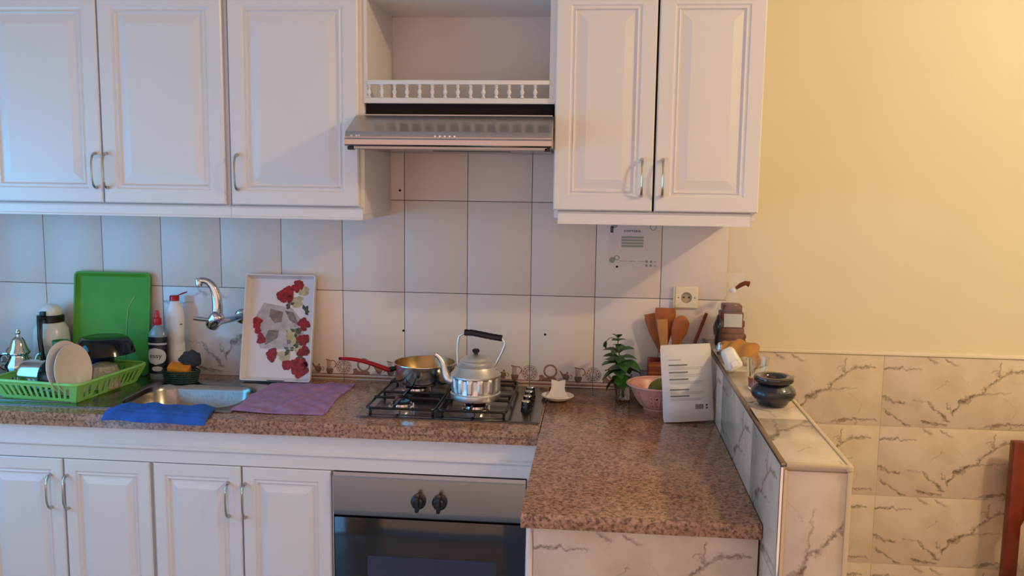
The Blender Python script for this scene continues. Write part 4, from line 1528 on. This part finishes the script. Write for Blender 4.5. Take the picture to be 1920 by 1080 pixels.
def utensil(name, label, m_, foot, tip, head, flatn=.12, cat='utensil'):
    t = thing(name, label, cat, foot, group='wooden utensils in the red-brown box')
    f_, p_ = Vector(foot), Vector(tip)
    d = (p_ - f_)
    hs = f_ + d * .50
    MB().tube([f_, f_ + d * .3, hs], [.006, .0055, .006], 8).build('handle', m_, t, 40)
    dn = d.normalized()
    side = dn.cross(Vector((0, 1, 0))).normalized()
    nrm = side.cross(dn).normalized()
    b = MB()
    lps = []
    L = (p_ - hs).length
    for tt, w_, th0 in head:
        c_ = hs + dn * (L * tt)
        lps.append([tuple(c_ + side * w_ * cos(a) + nrm * th0 * sin(a)) for a in [2 * pi * j / 14 for j in range(14)]])
    b.loft(lps)
    b.build('blade', m_, t, 50)
    return t


spat = [(0, .007, .005), (.2, .015, .004), (.5, .030, .0035), (.85, .039, .003), (1, .037, .002)]
spoon = [(0, .007, .005), (.3, .014, .005), (.6, .030, .007), (.85, .030, .006), (.96, .018, .004), (1, .006, .002)]
utensil('wooden_spatula', 'broad orange wooden spatula in the middle of the utensil box', 'wood', (.752, -.068, CT + .006), (.752, -.060, 1.228), spat)
utensil('wooden_spatula', 'wooden spatula fanned to the left in the utensil box', 'wood', (.772, -.052, CT + .006), (.712, -.040, 1.205), spat)
utensil('wooden_spatula', 'pale orange slotted spatula at the front of the utensil box', 'wood3', (.765, -.092, CT + .006), (.738, -.102, 1.192), [(0, .007, .005), (.3, .014, .004), (.7, .018, .003), (1, .019, .002)])
utensil('wooden_spoon', 'glossy wooden spoon fanned to the right in the utensil box', 'wood', (.745, -.085, CT + .006), (.815, -.090, 1.205), spoon)
utensil('wooden_spoon', 'small wooden spoon with pale tip at the right of the box', 'wood3', (.782, -.070, CT + .006), (.806, -.084, 1.118), [(0, .006, .005), (.4, .009, .006), (.8, .011, .007), (1, .009, .006)])
stk_ = MB().tube([(.832, -.085, CT + .001), (.850, -.060, 1.060), (.908, -.014, 1.205)], [.007, .0065, .006], 8)
tag(stk_.build('wooden_stick', 'wood2', None, 40), 'long dark wooden stick leaning against the wall behind the pouch', 'stick')

# ------------------------------------------------------------------ socket and wall notice
so_ = thing('power_socket', 'ivory square power socket on the tiled wall', 'socket', (.832, -.002, 1.262))
sx, sz = .832, 1.262
fr_o, fr_i = rrect(sx - .043, sx + .043, sz - .041, sz + .041, .006, 8), [(sx + .0205 * cos(R(45 + 10 * 0) * 0 + 2 * pi * j / 36), sz + .0205 * sin(2 * pi * j / 36)) for j in range(36)]
MB().loft([[(a, -.0025, b_) for a, b_ in fr_o], [(a, -.010, b_) for a, b_ in rrect(sx - .043, sx + .043, sz - .041, sz + .041, .006, 8)], [(a, -.013, b_) for a, b_ in rrect(sx - .039, sx + .039, sz - .037, sz + .037, .005, 8)],
           [(a, -.013, b_) for a, b_ in fr_i]], cap1=False).build('cover', 'ivory', so_, 30)
MB().lathe([(.0204, -.0128), (.0195, -.004), (0, -.004)], 32, (sx, 0, sz), axis='Y', cap0=False).build('recess', 'sockin', so_, 30)
for dx in (-.0095, .0095):
    MB().lathe([(.003, -.0052), (.003, -.0038)], 12, (sx + dx, 0, sz), axis='Y').build('pin_hole', 'hole', so_, 30)
for dx in (-.030, .030):
    MB().lathe([(.0022, -.0138), (.0022, -.0126)], 10, (sx + dx, 0, sz), axis='Y').build('screw', 'inkd', so_, 30)
MB().box(.7835, .7875, -.016, -.0025, 1.212, 1.302, .001).build('cable_cover', 'ivory', so_)

pst = thing('wall_notice', 'small printed notice stuck to the tile below the right wall cabinet', 'notice', (.628, -.0022, 1.45))
nx0, nx1, nz0, nz1 = .537, .719, 1.372, 1.560
MB().box(nx0, nx1, -.0032, -.0022, nz0, nz1).build('paper', 'paper', pst, 0)
tme = text_mesh('cortizis', .0165, 'inkd', .0002)
for v_ in tme.vertices:
    v_.co.x *= 1.3
place('lettering', tme, pst, (.6235, -.0036, 1.5085), (R(90), 0, 0))
for z in (1.488, 1.477, 1.466, 1.455):
    MB().box(.584, .666, -.0036, -.00322, z - .0082, z).build('text_block', 'sage', pst, 0)


def ndisc(x, z, r, r0, m_, nm):
    o_ = [(x + r * cos(2 * pi * j / 20), z + r * sin(2 * pi * j / 20)) for j in range(20)]
    b = MB()
    if r0:
        i_ = [(x + r0 * cos(2 * pi * j / 20), z + r0 * sin(2 * pi * j / 20)) for j in range(20)]
        b.ring2d(o_, i_, 'Y', -.0036, -.00322)
    else:
        b.prism(o_, 'Y', -.0036, -.00322)
    b.build(nm, m_, pst, 0)


ndisc(.551, 1.397, .011, 0, 'sage', 'leaf_mark')
ndisc(.568, 1.406, .010, .007, 'sage', 'leaf_mark')
ndisc(.701, 1.524, .013, .0095, 'sage', 'leaf_mark')
ndisc(.556, 1.530, .013, 0, 'sage', 'leaf_mark')
MB().box(.542, .553, -.0036, -.00322, 1.500, 1.524).build('leaf_mark', 'saged', pst, 0)
MB().box(.576, .606, -.0036, -.00322, 1.3925, 1.3955).build('text_line', 'inkl', pst, 0)
MB().box(.612, .640, -.0036, -.00322, 1.3920, 1.3950).build('text_line', 'inkl', pst, 0)
MB().box(.648, .674, -.0036, -.00322, 1.3920, 1.3950).build('text_line', 'inkl', pst, 0)
for x in (.680, .696, .711):
    for z in (1.3935, 1.3790):
        ndisc(x, z, .0052 if x < .71 else .0028, 0, 'sage', 'icon_mark')

# ------------------------------------------------------------------ things on the half wall
HT = HZ + .0032
bg = thing('biscuit_bag', 'clear plastic bag of dark brown biscuits tied at the top', 'bag', (.985, -.105, HT))
bx, by = .985, -.105
for k, (z0, z1, hw_, sk_) in enumerate(((.000, .022, .052, .000), (.0225, .042, .050, .002), (.0425, .064, .047, -.002), (.0645, .092, .044, .001), (.0925, .122, .041, -.001), (.1225, .148, .034, 0))):
    MB().box(bx - hw_ + sk_, bx + hw_ + sk_, by - .034, by + .034, HT + z0 + .001, HT + z1, .005).build('biscuit', 'bread', bg, 40)
MB().box(bx - .030, bx + .034, by - .0375, by - .0355, HT + .068, HT + .116, .0005).build('label_card', 'label_pale', bg, 0)
fl = MB()
lps = []
qq = random.Random(9)
for z, rx, ry in ((.0006, .055, .040), (.02, .062, .045), (.06, .062, .047), (.10, .058, .045), (.14, .048, .042), (.165, .030, .030), (.185, .014, .014), (.195, .008, .008), (.205, .010, .010), (.235, .030, .012), (.260, .042, .010)):
    lps.append([(bx + (rx * (1 + qq.uniform(-.07, .07))) * cos(2 * pi * j / 22) + max(0, z - .19) * .25, by + ry * (1 + qq.uniform(-.07, .07)) * sin(2 * pi * j / 22), HT + z) for j in range(22)])
fl.loft(lps, cap1=False)
fl.build('film', 'film', bg, 30)
MB().lathe([(.010, 0), (.012, .004), (.012, .012), (.009, .016)], 14, (bx + .002, by, HT + .190)).build('tie', 'wplast', bg, 40)
MB().tube([(bx + .012, by - .004, HT + .206), (bx + .028, by - .006, HT + .218), (bx + .045, by - .006, HT + .226), (bx + .058, by - .005, HT + .222)], [.006, .008, .008, .011], 10).build('twist', 'bread', bg, 60)

db = MB().sphere((0, 0, 0), .04, 22, 14, (.62, .9, 1.5))
db.xform(lambda p: Vector((p.x * (1 + .25 * sin(p.z * 90 + p.y * 70)), p.y * (1 + .15 * sin(p.z * 70)), max(p.z, -.058))))
o = tag(db.build('crumpled_bag', 'darkbag', None, 60), 'dark crumpled plastic bag squeezed beside the biscuit bag', 'bag')
o.location = (.931, -.170, HT + .0585)
o.scale = (.55, 1, 1)
fo = MB().sphere((0, 0, 0), .016, 14, 10, (.7, 1, 1.4))
fo.xform(lambda p: p * (1 + .25 * sin(p.z * 260) * sin(p.y * 210)))
o = tag(fo.build('foil_scrap', 'foil', None, 20), 'small crumpled foil scrap on the half wall beside the brown paper', 'foil')
o.location = (.918, -.330, HT + .0235)

# crumpled brown paper sheet, bent over itself
b = MB()
nu, nv = 18, 12
vs, fs = [], []
for i in range(nv + 1):
    for j in range(nu + 1):
        u, v = j / nu, i / nv
        x = .914 + .118 * u + .008 * sin(6 * v)
        y = -.345 - .135 * v + .012 * sin(5 * u)
        z = .004 + .060 * sin(pi * min(1, .12 + .55 * (1 - v))) * (.55 + .45 * sin(pi * (.15 + .7 * u))) + .004 * sin(14 * u + 6 * v)
        vs.append((x, y, HT + z))
for i in range(nv):
    for j in range(nu):
        k = i * (nu + 1) + j
        fs.append((k, k + 1, k + nu + 2, k + nu + 1))
m_ = len(vs)
vs += [(x, y, z - .0012) for x, y, z in vs]
fs += [tuple(m_ + i for i in reversed(f_)) for f_ in fs]
b.add(vs, fs)
tag(b.build('paper_sheet', 'kraft', None, 50), 'bent sheet of brown wrapping paper on top of the half wall', 'paper')

eg = thing('plastic_tub', 'white rounded plastic tub tilted against the brown paper', 'tub', (.936, -.590, HT + .008), rot=(R(-18), R(-24), R(12)))
tb = MB().box(-.027, .027, -.016, .016, 0, .074, .013)
tb.xform(lambda p: Vector((p.x * (1 - .25 * (p.z / .074) ** 2), p.y, p.z)))
tb.build('shell', 'wplast', eg, 60, local=True)
MB().box(-.012, .012, -.0185, -.0158, .010, .030, .003).build('knob', 'wplast', eg, 60, local=True)

gl = thing('drinking_glass', 'clear glass with a little orange drink behind the blue pot', 'glass', (.963, -.800, HT))
_c = (.963, -.800, HT)
MB().lathe([(0, 0), (.024, 0), (.026, .003), (.031, .090), (.0295, .090), (.0245, .006), (0, .005)], 28, _c).build('bowl', 'clear', gl, 40)
MB().lathe([(0, .0056), (.0242, .0066), (.0262, .034), (0, .034)], 24, _c).build('drink', 'juice', gl, 40)

pt = thing('ceramic_pot', 'dark blue glazed ceramic ashtray pot with wide rim on the half wall', 'pot', (.974, -.975, HT))
_c = (.974, -.975, HT)
MB().lathe([(0, 0), (.036, 0), (.040, .004), (.042, .010), (.054, .020), (.0595, .032), (.057, .044), (.046, .055), (.041, .060), (.040, .062)], 48, _c, cap1=False).build('body', 'potblue', pt, 50)
MB().lathe([(.040, .0615), (.050, .063), (.053, .068), (.052, .076), (.047, .079), (.034, .078), (.028, .070), (.030, .050), (0, .045)], 48, _c, cap0=False).build('rim', 'potbrown', pt, 50)

# ------------------------------------------------------------------ wooden chair at the right edge
ch = thing('wooden_chair', 'varnished red-brown wooden chair against the marble wainscot', 'chair', (2.22, -.30, 0))
for x in (2.022, 2.442):
    MB().box(x - .024, x + .024, -.118, -.078, 0, .784, .006).build('leg', 'chair', ch)
    MB().box(x + (.05 if x < 2.2 else -.05) - .022, x + (.05 if x < 2.2 else -.05) + .022, -.500, -.460, 0, .415, .006).build('leg', 'chair', ch)
MB().box(2.055, 2.410, -.520, -.122, .417, .447, .008).build('seat', 'chair', ch)
sh = [(2.047, .780), (2.417, .780), (2.417, .47)] + [(2.232 + .185 * cos(R(a)), .45 + .15 * sin(R(a))) for a in range(10, 171, 16)] + [(2.047, .47)]
MB().prism(sh, 'Y', -.110, -.084).build('backrest', 'chair', ch, 0)
for x in (2.072, 2.392):
    MB().box(x - .009, x + .009, -.455, -.1185, .20, .23).build('stretcher', 'chair', ch, 0)
